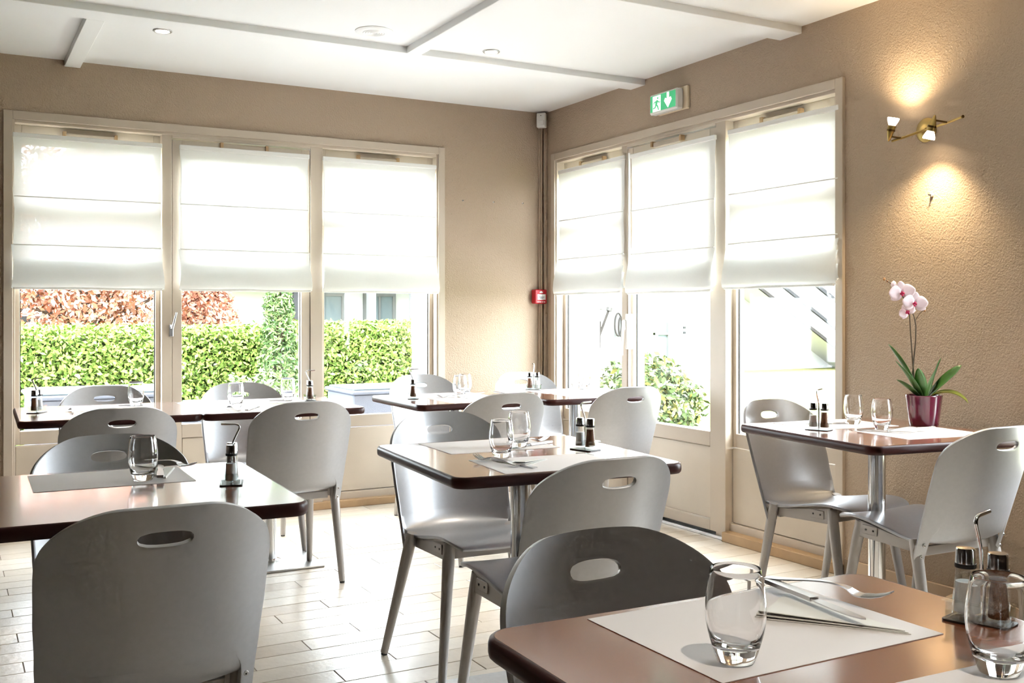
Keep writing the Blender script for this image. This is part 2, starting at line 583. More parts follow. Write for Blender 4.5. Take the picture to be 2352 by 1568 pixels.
# ---- window sets: three bays, fixed side bays with a transom, one opening leaf in the middle
def window_set(name, P, door=False, plain=False):
    """P(s, d, z): s runs along the wall, d towards the room, z up"""
    root = bpy.data.objects.new(name, None)
    COL.objects.link(root)
    root['kind'] = 'structure'

    def bx(nm, s0, s1, d0, d1, z0, z1, m='frame', par=None, b=0.002):
        p, q = P(s0, d0, z0), P(s1, d1, z1)
        mb = MB()
        mb.bbox(min(p[0], q[0]), max(p[0], q[0]), min(p[1], q[1]), max(p[1], q[1]), z0, z1, b)
        return mb.build(nm, m, par or root)

    def ring(nm, s0, s1, z0, z1, w, d0, d1, wt=None, wb=None, m='frame'):
        wt = w if wt is None else wt
        wb = w if wb is None else wb
        mb = MB()
        for a, b_, c, e in ((s0, s0 + w, z0, z1), (s1 - w, s1, z0, z1), (s0 + w, s1 - w, z1 - wt, z1), (s0 + w, s1 - w, z0, z0 + wb)):
            p, q = P(a, d0, c), P(b_, d1, e)
            mb.bbox(min(p[0], q[0]), max(p[0], q[0]), min(p[1], q[1]), max(p[1], q[1]), c, e, 0.002)
        return mb.build(nm, m, root)

    # architrave on the room face, jambs behind it
    for nm, a, b, z0, z1 in (('casing', 0, 0.045, 0, WTOP), ('casing', WL - 0.045, WL, 0, WTOP), ('casing', 0.045, WL - 0.045, WTOP - 0.045, WTOP)):
        bx(nm, a, b, -0.02, 0.016, z0, z1)
    for nm, a, b, z0, z1 in (('jamb', 0.03, 0.056, 0, WTOP - 0.03), ('jamb', WL - 0.056, WL - 0.03, 0, WTOP - 0.03), ('jamb', 0.056, WL - 0.056, WTOP - 0.062, WTOP - 0.03)):
        bx(nm, a, b, -0.14, 0.004, z0, z1)
    bx('mullion', 0.800, 0.855, -0.13, 0.0, 0.0, WTOP - 0.06)
    bx('mullion', 1.662, 1.738, -0.13, 0.0, 0.0, WTOP - 0.06)
    GB, RB = 0.557, 0.485
    zt = WTOP - 0.062
    for s0, s1 in ((0.056, 0.800), (1.738, WL - 0.056)):
        ring('sash', s0, s1, 1.73, zt, 0.034, -0.10, -0.055, wt=0.10, wb=0.0)
        ring('sash', s0, s1, RB, 1.73, 0.026, -0.10, -0.05, wt=0.0, wb=GB - RB)
        bx('transom', s0, s1, -0.11, -0.035, 1.722, 1.775)
        o_ = bx('pane', s0 + 0.03, s1 - 0.03, -0.082, -0.076, 1.775, zt - 0.098, 'pane', b=0.0005)
        o_ = bx('pane', s0 + 0.022, s1 - 0.022, -0.082, -0.076, GB, 1.722, 'pane', b=0.0005)
        mbs = MB()
        for a, b_ in ((s0 + 0.026, s0 + 0.031), (s1 - 0.031, s1 - 0.026)):
            p, q = P(a, -0.075, GB), P(b_, -0.068, 1.72)
            mbs.box(p[0], q[0], p[1], q[1], GB, 1.72)
        mbs.build('seal', 'seal', root)
        bx('panel', s0 + 0.004, s1 - 0.004, -0.09, -0.045, 0.09, RB - 0.006, 'panel', b=0.004)
        bx('plinth', s0, s1, -0.10, -0.028, 0.0, 0.088)
    # middle leaf
    s0, s1 = 0.858, 1.659
    zb = 0.03 if door else 0.09
    for a, b_, c, e in ((s0, s0 + 0.052, zb, zt - 0.02), (s1 - 0.052, s1, zb, zt - 0.02)):
        bx('stile', a, b_, -0.07, -0.006, c, e)
    bx('rail', s0 + 0.052, s1 - 0.052, -0.07, -0.006, zt - 0.12, zt - 0.02)
    bx('rail', s0 + 0.052, s1 - 0.052, -0.07, -0.006, RB - 0.005, GB)
    bx('rail', s0 + 0.052, s1 - 0.052, -0.07, -0.006, zb, 0.085 if door else 0.12)
    bx('rail', 0.855, 1.662, -0.10, -0.0, zt - 0.012, zt + 0.03)
    bx('pane', s0 + 0.05, s1 - 0.05, -0.045, -0.039, GB, zt - 0.118, 'pane', b=0.0005)
    bx('panel', s0 + 0.056, s1 - 0.056, -0.06, -0.018, 0.09 if door else 0.124, RB - 0.009, 'panel', b=0.004)
    mbs = MB()
    for a in (s0 + 0.0515, s1 - 0.056):
        p, q = P(a, -0.038, GB), P(a + 0.0045, -0.030, zt - 0.12)
        mbs.box(p[0], q[0], p[1], q[1], GB, zt - 0.12)
    mbs.build('seal', 'seal', root)
    if not door:
        bx('plinth', 0.855, 1.662, -0.10, -0.02, 0.0, 0.088)
    # trickle vents above each bay
    for sc_, d0 in ((0.43, -0.05), (1.26, -0.004), (2.11, -0.05)):
        v = bx('vent', sc_ - 0.125, sc_ + 0.125, d0, d0 + 0.022, 2.135, 2.165, 'frame', b=0.005)
        bx('vent_clip', sc_ - 0.14, sc_ - 0.122, d0, d0 + 0.03, 2.14, 2.172, 'skirting', v)
        bx('vent_clip', sc_ + 0.122, sc_ + 0.14, d0, d0 + 0.03, 2.14, 2.172, 'skirting', v)
    if door:
        bx('threshold', 0.80, 1.74, -0.10, 0.012, 0.0, 0.016, 'alu')
        bx('door_gap', 0.858, 1.659, -0.068, -0.012, 0.016, 0.03, 'seal', b=0.0005)
        r = MB().tube([P(0.895, 0.012, 0.25), P(0.895, 0.012, 2.14)], 0.007, 10).build('bolt_rod', 'blind_rail', root, smooth=50)
        lk = bx('lock_case', 0.876, 0.914, -0.006, 0.032, 0.975, 1.185, 'white_plastic', b=0.006)
        bx('lock_knob', 0.864, 0.89, 0.02, 0.05, 1.085, 1.15, 'white_plastic', lk, b=0.008)
        MB().tube([P(0.877, 0.044, 1.12), P(0.874, 0.046, 1.05), P(0.872, 0.05, 0.94)], [0.008, 0.009, 0.0075], 10).build('lock_lever', 'white_plastic', lk, smooth=50)
    elif not plain:
        hp = bx('handle_plate', 0.838, 0.862, 0.0, 0.012, 1.055, 1.125, 'steel', b=0.004)
        MB().tube([P(0.850, 0.012, 1.105), P(0.851, 0.04, 1.105), P(0.862, 0.045, 1.15), P(0.872, 0.045, 1.192)], [0.007, 0.007, 0.006, 0.005], 10).build('handle', 'steel', hp, smooth=50)
    return root


P1 = lambda s, d, z: (W1X + s, YB - d, z)
P2 = lambda s, d, z: (XR - d, W2Y - s, z)
P3 = lambda s, d, z: (XR - d, W3Y - s, z)
window_set('window_1', P1)
window_set('window_2', P2, door=True)


def single_window(name, P, L):
    """one narrow fixed light, out of view, added to light the foreground"""
    root = bpy.data.objects.new(name, None)
    COL.objects.link(root)
    root['kind'] = 'structure'
    for nm, a, b, d0, d1, z0, z1, m in (
            ('casing', 0, 0.045, -0.02, 0.016, 0, WTOP, 'frame'), ('casing', L - 0.045, L, -0.02, 0.016, 0, WTOP, 'frame'),
            ('casing', 0.045, L - 0.045, -0.02, 0.016, WTOP - 0.045, WTOP, 'frame'),
            ('jamb', 0.03, 0.07, -0.14, 0.004, 0, WTOP - 0.03, 'frame'), ('jamb', L - 0.07, L - 0.03, -0.14, 0.004, 0, WTOP - 0.03, 'frame'),
            ('rail', 0.07, L - 0.07, -0.10, -0.04, WTOP - 0.10, WTOP - 0.03, 'frame'), ('rail', 0.07, L - 0.07, -0.10, -0.04, 0.485, 0.557, 'frame'),
            ('pane', 0.065, L - 0.065, -0.082, -0.076, 0.557, WTOP - 0.10, 'pane'), ('panel', 0.07, L - 0.07, -0.09, -0.045, 0.0, 0.484, 'panel')):
        p, q = P(a, d0, z0), P(b, d1, z1)
        MB().bbox(min(p[0], q[0]), max(p[0], q[0]), min(p[1], q[1]), max(p[1], q[1]), z0, z1, 0.0015).build(nm, m, root)


single_window('added_window', P3, W3L)  # out of view, added for the daylight it lets in

# ---- skirtings
mb = MB().bbox(W1X + WL, XR, YB - 0.016, YB, 0, 0.09, 0.003)
struct(mb.build('baseboard_back', 'frame'))
struct(MB().bbox(W1X, W1X + WL, YB - 0.022, YB + 0.05, 0, 0.045, 0.003).build('trim_1', 'skirting'))
struct(MB().bbox(XR - 0.03, XR + 0.05, W2Y - WL, W2Y - 1.742, 0, 0.05, 0.003).build('trim_2', 'skirting'))
struct(MB().bbox(XR - 0.03, XR + 0.05, W2Y - 0.80, W2Y, 0, 0.05, 0.003).build('trim_3', 'skirting'))
sk = struct(MB().box(XR - 0.006, XR, W3Y, W2Y - WL, 0, 0.072).build('baseboard_right', 'grout'))
y = W2Y - WL + 0.0
edges = [3.285, 3.235, 2.972, 2.718, 2.464, 2.365]
for a, b in zip(edges[:-1], edges[1:]):
    MB().bbox(XR - 0.014, XR - 0.001, b + 0.0015, a - 0.0015, 0, 0.078, 0.002).build('skirting_tile', 'tile_skirting', sk)

# ================================================================== ROMAN BLINDS
BW = 0.755


def make_blind():
    """local: x along the wall, -y towards the room, z from the blind's top (0) down"""
    root = thing('roman_blind', 'x', 'blind')
    nx = 10

    def sheet(prof, w, wav):
        vs, fs = [], []
        for j, (d, z) in enumerate(prof):
            for i in range(nx + 1):
                u = i / nx * 2 - 1
                vs.append((u * w / 2 + wav * 0.004 * math.sin(z * 23 + u), -d - wav * 0.003 * math.sin(u * 5 + z * 9), z))
        for j in range(len(prof) - 1):
            for i in range(nx):
                a = j * (nx + 1) + i
                fs.append((a, a + 1, a + nx + 2, a + nx + 1))
        m = MB()
        m._add(vs, fs)
        return m
    MB().bbox(-BW / 2, BW / 2, -0.03, -0.012, -0.026, 0.0, 0.003).build('headrail', 'blind_rail', root)
    cl = sheet([(0.02, -0.02), (0.021, -0.10), (0.022, -0.2), (0.021, -0.30), (0.024, -0.335)], BW - 0.01, 1)
    cl.build('cloth', 'blind', root, smooth=60)
    cl = sheet([(0.024, -0.335), (0.022, -0.4), (0.022, -0.5), (0.026, -0.59)], BW - 0.012, 1)
    cl.build('cloth', 'blind', root, smooth=60)
    cl = sheet([(0.026, -0.59), (0.036, -0.63), (0.052, -0.69), (0.062, -0.74), (0.064, -0.79), (0.058, -0.815), (0.046, -0.82)], BW + 0.006, 1.5)
    cl.build('fold', 'blind', root, smooth=60)
    cl = sheet([(0.03, -0.66), (0.046, -0.70), (0.054, -0.76), (0.045, -0.80), (0.032, -0.79)], BW + 0.002, 1)
    cl.build('fold', 'blind', root, smooth=60)
    cl = sheet([(0.024, -0.70), (0.034, -0.735), (0.038, -0.775), (0.03, -0.795), (0.02, -0.785)], BW - 0.004, 1)
    cl.build('fold', 'blind', root, smooth=60)
    for z, d in ((-0.335, 0.026), (-0.59, 0.028)):
        MB().tube([(-BW / 2 + 0.006, -d, z), (BW / 2 - 0.006, -d, z)], 0.0032, 8).build('batten', 'blind_rail', root)
    MB().bbox(-BW / 2 + 0.002, BW / 2 - 0.002, -0.058, -0.046, -0.826, -0.812, 0.003).build('hem_bar', 'blind_rail', root)
    return root


blind0 = make_blind()
spots = [
    (P1(0.422, -0.012, 2.14), 0, 'white sheer roman blind over the bay with the red tree behind it'),
    (P1(1.268, 0.006, 2.14), 0, 'white sheer roman blind above the green conifer seen through the leaf'),
    (P1(2.112, -0.012, 2.14), 0, 'white sheer roman blind nearest the three wall screws'),
    (P2(0.470, -0.012, 2.135), 1, 'narrow-looking white roman blind beside the corner with the red alarm box'),
    (P2(1.316, 0.006, 2.125), 1, 'white roman blind on the glazed door under the exit sign'),
    (P2(2.150, -0.012, 2.135), 1, 'white roman blind over the pane showing the outdoor staircase'),
]
for i, (p, side, lab) in enumerate(spots):
    b = blind0 if i == 0 else copy_tree(blind0)
    b.location = p
    b.rotation_euler = (0, 0, -PI / 2 if side else 0)
    tag(b, lab, 'blind', 'roman blinds on the window sets')

# ================================================================== CHAIRS
def chair_y(z):
    return -0.185 - 0.3375 * (z - 0.35)


def chair_hw(z):
    pts = [(0.34, 0.210), (0.42, 0.212), (0.50, 0.216), (0.60, 0.2205), (0.68, 0.222), (0.74, 0.220), (0.82, 0.214)]
    for (z0, a), (z1, b) in zip(pts[:-1], pts[1:]):
        if z <= z1:
            t = (z - z0) / (z1 - z0)
            t = t * t * (3 - 2 * t)
            w = a + (b - a) * t
            break
    else:
        w = pts[-1][1]
    zc, rz, rx = 0.700, 0.115, 0.140
    if z > zc:
        q = min(1.0, (z - zc) / rz)
        w -= rx * (1 - math.sqrt(max(0.0, 1 - q ** 2.15)))
    return w


ZB = 0.475          # where the shell divides into seat and fixing tabs
XC = 0.180          # inner edge of the tabs
PLY = 0.0105
SAG = 0.072          # how far the sides of the back curl forward


def finish(bm, name, thick, seam, bevel=0.0022):
    """give a sheet its thickness and soft edges, leaving it open at the seam; returns a plain mesh"""
    me = bpy.data.meshes.new(name + '_sheet')
    bmesh.ops.recalc_face_normals(bm, faces=bm.faces)
    bm.to_mesh(me)
    bm.free()
    o = bpy.data.objects.new('temporary', me)
    COL.objects.link(o)
    s = o.modifiers.new('s', 'SOLIDIFY')
    s.thickness = thick
    s.offset = 0
    dg = bpy.context.evaluated_depsgraph_get()
    out = bpy.data.meshes.new_from_object(o.evaluated_get(dg))
    bpy.data.objects.remove(o)
    bm = bmesh.new()
    bm.from_mesh(out)
    bm.normal_update()
    t = Vector((0, 0.3375, -1)).normalized()
    kill = [f for f in bm.faces if abs(f.normal.dot(t)) > 0.9 and seam(f.calc_center_median())]
    bmesh.ops.delete(bm, geom=kill, context='FACES')
    sharp = [e for e in bm.edges if len(e.link_faces) == 2 and e.calc_face_angle(0) > math.radians(50)]
    bmesh.ops.bevel(bm, geom=sharp, offset=bevel, segments=2, affect='EDGES', profile=0.5, clamp_overlap=True)
    bm.to_mesh(out)
    bm.free()
    out.name = name
    out.shade_smooth()
    out.set_sharp_from_angle(angle=math.radians(40))
    return out


def backrest_mesh():
    bm = bmesh.new()
    nc = 64
    zs = [0.815, 0.8146, 0.8135, 0.811, 0.807, 0.802, 0.796, 0.789, 0.781]
    z = 0.774
    while z > ZB + 0.004:
        zs.append(z)
        z -= 0.0062
    zs.append(ZB)
    hz, hw_, hh = 0.752, 0.0515, 0.0155

    def place(x, z):
        # crown of the top edge and sideways curvature
        zz = z - 0.009 * (x / 0.2) ** 2 * max(0, (z - 0.7) / 0.115)
        k = SAG * (x / 0.22) ** 2
        return Vector((x, chair_y(zz) + k, zz))
    rows, flat = [], {}
    for zz in zs:
        w = chair_hw(zz)
        row = []
        for i in range(nc + 1):
            u = i / nc * 2 - 1
            v = bm.verts.new((w * u, 0, zz))
            row.append(v)
        rows.append(row)
    bm.verts.ensure_lookup_table()
    faces = []
    for j in range(len(rows) - 1):
        for i in range(nc):
            faces.append(bm.faces.new((rows[j][i], rows[j][i + 1], rows[j + 1][i + 1], rows[j + 1][i])))
    # tabs
    tab_zs = [ZB - 0.012 * k for k in range(1, 10)]
    for s in (-1, 1):
        idx = [i for i in range(nc + 1) if s * (i / nc * 2 - 1) * chair_hw(ZB) >= XC - 0.022]
        prev = [rows[-1][i] for i in idx]
        n = len(idx)
        for t, zz in enumerate(tab_zs + [0.360, 0.353, 0.349]):
            w = chair_hw(zz)
            inner = XC - (0.016, 0.008, 0.003, 0.001)[t] if t < 4 else XC
            rr = 0
            if zz < 0.372:
                q = (0.372 - zz) / 0.0235
                rr = 0.0175 * (1 - math.sqrt(max(0, 1 - q * q)))
            a, b = inner + rr, w - rr
            new = []
            for k in range(n):
                f = k / (n - 1)
                f = f if s > 0 else 1 - f
                new.append(bm.verts.new((s * (a + (b - a) * f), 0, zz)))
            for k in range(n - 1):
                bm.faces.new((prev[k], prev[k + 1], new[k + 1], new[k]))
            prev = new
    # hand hole
    se = lambda x, z: (abs(x) / hw_) ** 2.7 + (abs(z - hz) / hh) ** 2.7
    kill = [f for f in bm.faces if se(f.calc_center_median().x, f.calc_center_median().z) < 1.0]
    bmesh.ops.delete(bm, geom=kill, context='FACES')
    for v in list(bm.verts):
        if not v.link_faces:
            bm.verts.remove(v)
    for v in bm.verts:
        if v.is_boundary and abs(v.co.x) < hw_ * 1.4 and abs(v.co.z - hz) < hh * 2.2:
            q = se(v.co.x, v.co.z) ** (1 / 2.7)
            if q > 1e-4:
                v.co.x /= q
                v.co.z = hz + (v.co.z - hz) / q
    for v in bm.verts:
        v.co = place(v.co.x, v.co.z)
    return finish(bm, 'backrest', PLY, lambda c: abs(c.z - ZB) < 0.03 and abs(c.x) < XC)


def seat_mesh():
    bm = bmesh.new()
    y0 = chair_y(ZB)
    prof = bez((y0, ZB), (y0 + 0.026, ZB - 0.075), (-0.150, 0.400), (-0.060, 0.414), 12)
    prof += bez((-0.060, 0.414), (0.02, 0.4275), (0.11, 0.450), (0.17, 0.449), 8)[1:]
    prof += bez((0.17, 0.449), (0.205, 0.4480), (0.236, 0.443), (0.254, 0.430), 6)[1:]
    n = len(prof)
    rows = []
    for j, (y, z) in enumerate(prof):
        a = prof[max(0, j - 1)]
        b = prof[min(n - 1, j + 1)]
        t = Vector((0, b[0] - a[0], b[1] - a[1])).normalized()
        nrm = Vector((0, -t.z, t.y))
        f = j / (n - 1)
        q = min(1, f / 0.45)
        q = q * q * (3 - 2 * q)
        amp = SAG + (0.010 - SAG) * q
        w = chair_hw(ZB) + (0.189 - chair_hw(ZB)) * q
        if f > 0.8:
            w -= 0.028 * ((f - 0.8) / 0.2) ** 2
        row = []
        for i in range(25):
            x = (i / 24 * 2 - 1) * w
            k = amp * (x / 0.22) ** 2
            row.append(bm.verts.new(Vector((x, y, z)) + Vector((0, 1, 0)).lerp(nrm, q) * k))
        rows.append(row)
    for j in range(n - 1):
        for i in range(24):
            bm.faces.new((rows[j][i], rows[j][i + 1], rows[j + 1][i + 1], rows[j + 1][i]))
    return finish(bm, 'seat', PLY, lambda c: c.z > ZB - 0.004)


ME_BACK = backrest_mesh()
ME_SEAT = seat_mesh()
for me_ in (ME_BACK, ME_SEAT):
    me_.materials.clear()
    me_.materials.append(MATS['chair'])


def make_chair(splay=None):
    root = thing('cafe_chair', 'x', 'chair')
    put('backrest', ME_BACK, root)
    put('seat', ME_SEAT, root)
    sp = splay or dict(rt=(0.188, -0.112), rb=(0.199, -0.195), ft=(0.162, 0.152), fb=(0.186, 0.232))
    for s in (-1, 1):
        for top, bot, zt in ((sp['rt'], sp['rb'], 0.425), (sp['ft'], sp['fb'], 0.438)):
            p1 = Vector((s * top[0], top[1], zt))
            p0 = Vector((s * bot[0], bot[1], 0.008))
            m = MB().tube([p0, p0.lerp(p1, 0.5), p0.lerp(p1, 0.86), p1], [0.0135, 0.0175, 0.0205, 0.019], 18)
            lg = m.build('leg', 'chair_leg', root, smooth=50)
            d = (p1 - p0).normalized()
            MB().cone((p0.x - d.x * 0.004, p0.y - d.y * 0.004, 0.0), p0 + d * 0.004, 0.011, 0.012, 14).build('foot', 'foot', lg, smooth=50)
    # rails under the seat
    for s in (-1, 1):
        m = MB()
        x0, x1 = s * 0.158, s * 0.176
        vs = []
        for x in (x0, x1):
            vs += [(x, -0.12, 0.376), (x, 0.155, 0.384), (x, 0.155, 0.443), (x, -0.03, 0.414), (x, -0.12, 0.408)]
        m._add(vs, [(0, 1, 2, 3, 4), (9, 8, 7, 6, 5), (0, 5, 6, 1), (1, 6, 7, 2), (2, 7, 8, 3), (3, 8, 9, 4), (4, 9, 5, 0)])
        rl = m.build('rail', 'chair_leg', root)
        pl = MB().bbox(s * 0.176, s * 0.180, 0.062, 0.128, 0.398, 0.430, 0.0015).build('bracket', 'chair_leg', rl)
        for yy in (0.078, 0.112):
            MB().cone((s * 0.179, yy, 0.414), (s * 0.1815, yy, 0.414), 0.0035, 0.0035, 10).build('screw', 'foot', pl)
    MB().bbox(-0.158, 0.158, 0.142, 0.160, 0.388, 0.438, 0.002).build('rail', 'chair_leg', root)
    MB().bbox(-0.158, 0.158, -0.124, -0.108, 0.366, 0.398, 0.002).build('rail', 'chair_leg', root)
    # bolts through the tabs into the rear legs
    for s in (-1, 1):
        for zz in (0.372, 0.412):
            x = s * 0.194
            k = SAG * (x / 0.22) ** 2
            p = Vector((x, chair_y(zz) + k - 0.006, zz))
            nn = Vector((0, -1, -0.3)).normalized()
            bo = MB().cone(p, p + nn * 0.0035, 0.0065, 0.0055, 14).build('bolt', 'steel', root, smooth=40)
            MB().cone(p + nn * 0.0034, p + nn * 0.0042, 0.0022, 0.0022, 6).build('bolt_socket', 'foot', bo)
    return root


CH = [
    # handle-hole position in the room, facing angle (0 = faces the window wall), label
    (0.362, 2.019, 0, 'dark-shaded moulded chair showing its large back, drawn up to the cropped table'),
    (0.421, 3.272, 180, 'grey moulded chair facing us behind the table with one glass and cutlery'),
    (0.597, 4.246, 0, 'grey moulded chair back half hidden behind another chair, at the window table'),
    (0.695, 5.554, 180, 'grey moulded chair against the window below the green hedge'),
    (1.317, 4.164, 0, 'grey moulded chair with whole back and bolted tab seen, at the window table'),
    (1.362, 5.479, 180, 'grey moulded chair by the window below the green conifer'),
    (1.596, 3.451, 178, 'grey moulded chair whose curved seat and splayed legs show beside the chrome pole'),
    (1.494, 2.140, 0, 'grey moulded chair with its back to us, drawn up to the middle table'),
    (2.296, 4.160, 0, 'grey moulded chair back seen behind the two glasses of the middle table'),
    (2.503, 5.703, 180, 'grey moulded chair beyond the far table, before the outdoor armchair'),
    (3.182, 5.651, 180, 'grey moulded chair tucked in the corner beneath the red alarm box'),
    (3.049, 4.223, 1, 'grey moulded chair with its back to us, in front of the glazed door'),
    (3.064, 3.284, 184, 'warm-lit grey moulded chair behind the orchid table, facing us'),
    (3.022, 2.130, -2, 'bright white-lit moulded chair with bolted tabs, pulled out from the orchid table'),
    (0.939, 1.420, 181, 'grey moulded chair facing us, tucked behind the closest wooden table'),
]
chair0 = make_chair()
chair_wide = make_chair(dict(rt=(0.188, -0.108), rb=(0.268, -0.170), ft=(0.162, 0.152), fb=(0.210, 0.205)))
used = False
for i, (hx, hy, ang, lab) in enumerate(CH):
    if i == 6:
        c = chair_wide
    elif not used:
        c, used = chair0, True
    else:
        c = copy_tree(chair0)
    a = math.radians(ang)
    c.location = (hx - 0.32 * math.sin(a), hy + 0.32 * math.cos(a), 0.0)
    c.rotation_euler = (0, 0, a)
    tag(c, lab, 'chair', 'grey moulded chairs around the tables')

# ================================================================== TABLES
TT = 0.75


def make_table(cx, cy, w, d, rz, label, pole=(0, 0)):
    root = thing('cafe_table', label, 'table', (cx, cy, 0), math.radians(rz), 'wood-topped pedestal tables')
    r = 0.035
    bm = bmesh.new()
    out = rounded_rect(w - 0.008, d - 0.008, r)
    MB().prism(out, TT - 0.027, TT, 0).build('tabletop', 'table', root)
    # moulded edge band
    m = MB()
    prof = [(0.0, -0.030), (0.003, -0.031), (0.007, -0.027), (0.0085, -0.020), (0.0085, -0.010), (0.0065, -0.003), (0.003, -0.0004), (0.0, -0.0002)]
    n = len(out)
    vs, fs = [], []
    for i in range(n):
        p0, p1, p2 = Vector(out[i - 1]), Vector(out[i]), Vector(out[(i + 1) % n])
        t = (p2 - p0).normalized()
        nn = Vector((t.y, -t.x))
        for dd, zz in prof:
            q = p1 + nn * dd
            vs.append((q.x, q.y, TT + zz))
    k = len(prof)
    for i in range(n):
        for j in range(k - 1):
            a, b = i * k + j, ((i + 1) % n) * k + j
            fs.append((a, b, b + 1, a + 1))
    m._add(vs, fs)
    m.build('edge_band', 'table_edge', root, smooth=60)
    px, py = pole
    MB().lathe([(0.031, 0.012), (0.031, 0.70), (0.031, 0.715)], 28, M=Matrix.Translation((px, py, 0))).build('pole', 'chrome', root, smooth=40)
    MB().lathe([(0.05, 0.010), (0.05, 0.016), (0.032, 0.024)], 28, M=Matrix.Translation((px, py, 0))).build('collar', 'chrome', root, smooth=40)
    MB().bbox(px - 0.205, px + 0.205, py - 0.205, py + 0.205, 0.0, 0.010, 0.003).build('base_plate', 'brushed', root)
    MB().bbox(px - 0.14, px + 0.14, py - 0.02, py + 0.02, 0.700, 0.722, 0.003).build('support_arm', 'black', root)
    MB().bbox(px - 0.02, px + 0.02, py - 0.14, py + 0.14, 0.700, 0.722, 0.003).build('support_arm', 'black', root)
    return root


TABLES = {
    1: (0.375, 2.640, 0.720, 0.735, -2.0, 'wood-topped pedestal table running out of the picture, one glass and a caddy on it'),
    2: (0.612, 4.868, 0.715, 0.715, -1.5, 'wood-topped pedestal table at the window carrying a caddy at its open end'),
    3: (1.340, 4.835, 0.725, 0.715, -1.0, 'wood-topped pedestal table at the window with two glasses and a steel base plate'),
    4: (2.302, 4.775, 0.680, 0.680, -1.5, 'far wood-topped table nearest the bare wall between the window sets'),
    5: (3.010, 4.735, 0.690, 0.680, -2.0, 'far wood-topped table pushed against the glazed door'),
    6: (1.545, 2.742, 0.705, 0.750, -5.0, 'wood-topped table in the middle of the room laid with two placemats'),
    7: (3.020, 2.662, 0.700, 0.760, -7.0, 'wood-topped table against the wall carrying the orchid'),
    8: (0.966, 0.858, 0.695, 0.710, -1.5, 'closest wood-topped table with rounded corners, laid with cutlery on a napkin'),
}
for k, a in TABLES.items():
    make_table(*a, pole=(0, -0.03) if k in (2, 3) else (0, 0))


# ================================================================== ON THE TABLES
def lathe_mesh(name, prof, m, n=40, smooth=40):
    return MB().lathe(prof, n, closed=True).mesh(name, m, smooth)


GP_OUT = [(0.0, 0.0), (0.019, 0.0), (0.0235, 0.002), (0.0262, 0.010), (0.0300, 0.022), (0.0340, 0.036), (0.0365, 0.050), (0.0374, 0.062), (0.0368, 0.076), (0.0350, 0.092), (0.0326, 0.106), (0.0311, 0.1135)]
GP_RIM = [(0.0306, 0.1148), (0.0299, 0.1148), (0.0295, 0.1135)]
GP_IN = [(0.0312, 0.106), (0.0336, 0.092), (0.0354, 0.076), (0.0360, 0.062), (0.0350, 0.050), (0.0322, 0.036), (0.0270, 0.025), (0.0180, 0.0185), (0.0, 0.0165)]
ME_GLASS = lathe_mesh('tumbler', GP_OUT + GP_RIM + GP_IN, 'glass', 48, 60)


def glass(x, y, label, z=TT, s=1.0):
    o = put('drinking_glass', ME_GLASS, None, (x, y, z))
    o.scale = (s, s, s)
    return tag(o, label, 'glass', 'stemless drinking glasses')


def shaker(parent, x, y, salt):
    T = Matrix.Translation((x, y, 0.008))
    body = MB().lathe([(0.0, 0.0), (0.0172, 0.0), (0.0178, 0.003), (0.0165, 0.022), (0.0138, 0.050), (0.0122, 0.066)], 24, M=T, closed=True).build('shaker', 'clear', parent, smooth=40)
    top = 0.046 if salt else 0.058
    MB().lathe([(0.0, 0.004), (0.0150, 0.004), (0.0148, 0.014), (0.0136, 0.030), (0.0120 if not salt else 0.0130, top), (0.0, top)], 20, M=T, closed=True).build('salt' if salt else 'pepper', 'salt' if salt else 'pepper', body, smooth=40)
    MB().lathe([(0.0, 0.0655), (0.0142, 0.0655), (0.0146, 0.068), (0.0142, 0.0715), (0.0, 0.0715)], 24, M=T, closed=True).build('cap_ring', 'black', body, smooth=40)
    MB().lathe([(0.0, 0.0715), (0.0136, 0.0715), (0.0130, 0.090), (0.0122, 0.0925), (0.0, 0.0935)], 24, M=T, closed=True).build('cap', 'chrome', body, smooth=35)
    return body


def make_caddy(salt_front=True):
    root = thing('condiment_caddy', 'x', 'condiment caddy')
    out = rounded_rect(0.090, 0.056, 0.006, 4)
    MB().prism(out, 0.0, 0.003).build('tray', 'black', root)
    # clear cups: low acrylic wall, upper plate level with holes implied by its rim
    m = MB()
    for a, b, c, d in ((-0.040, 0.040, -0.0245, -0.0225), (-0.040, 0.040, 0.0225, 0.0245), (-0.040, -0.038, -0.0225, 0.0225), (0.038, 0.040, -0.0225, 0.0225)):
        m.box(a, b, c, d, 0.004, 0.028)
    m.build('cup_wall', 'clear', root)
    m = MB()
    for a, b, c, d in ((-0.044, 0.044, -0.027, -0.0205), (-0.044, 0.044, 0.0205, 0.027), (-0.044, -0.037, -0.0205, 0.0205), (0.037, 0.044, -0.0205, 0.0205), (-0.003, 0.003, -0.0205, 0.0205)):
        m.box(a, b, c, d, 0.028, 0.0305)
    m.build('upper_plate', 'clear', root)
    pts = [(0, -y_, z_) for y_, z_ in ((0, 0.004), (0, 0.08), (0.001, 0.098), (0.008, 0.116), (0.0165, 0.133), (0.0188, 0.139), (0.0188, 0.1435), (0.0155, 0.1482), (0.009, 0.150), (-0.026, 0.151))]
    MB().tube(pts, 0.0028, 10).build('handle', 'chrome', root, smooth=50)
    shaker(root, -0.0222, 0, True)
    shaker(root, 0.0222, 0, False)
    return root


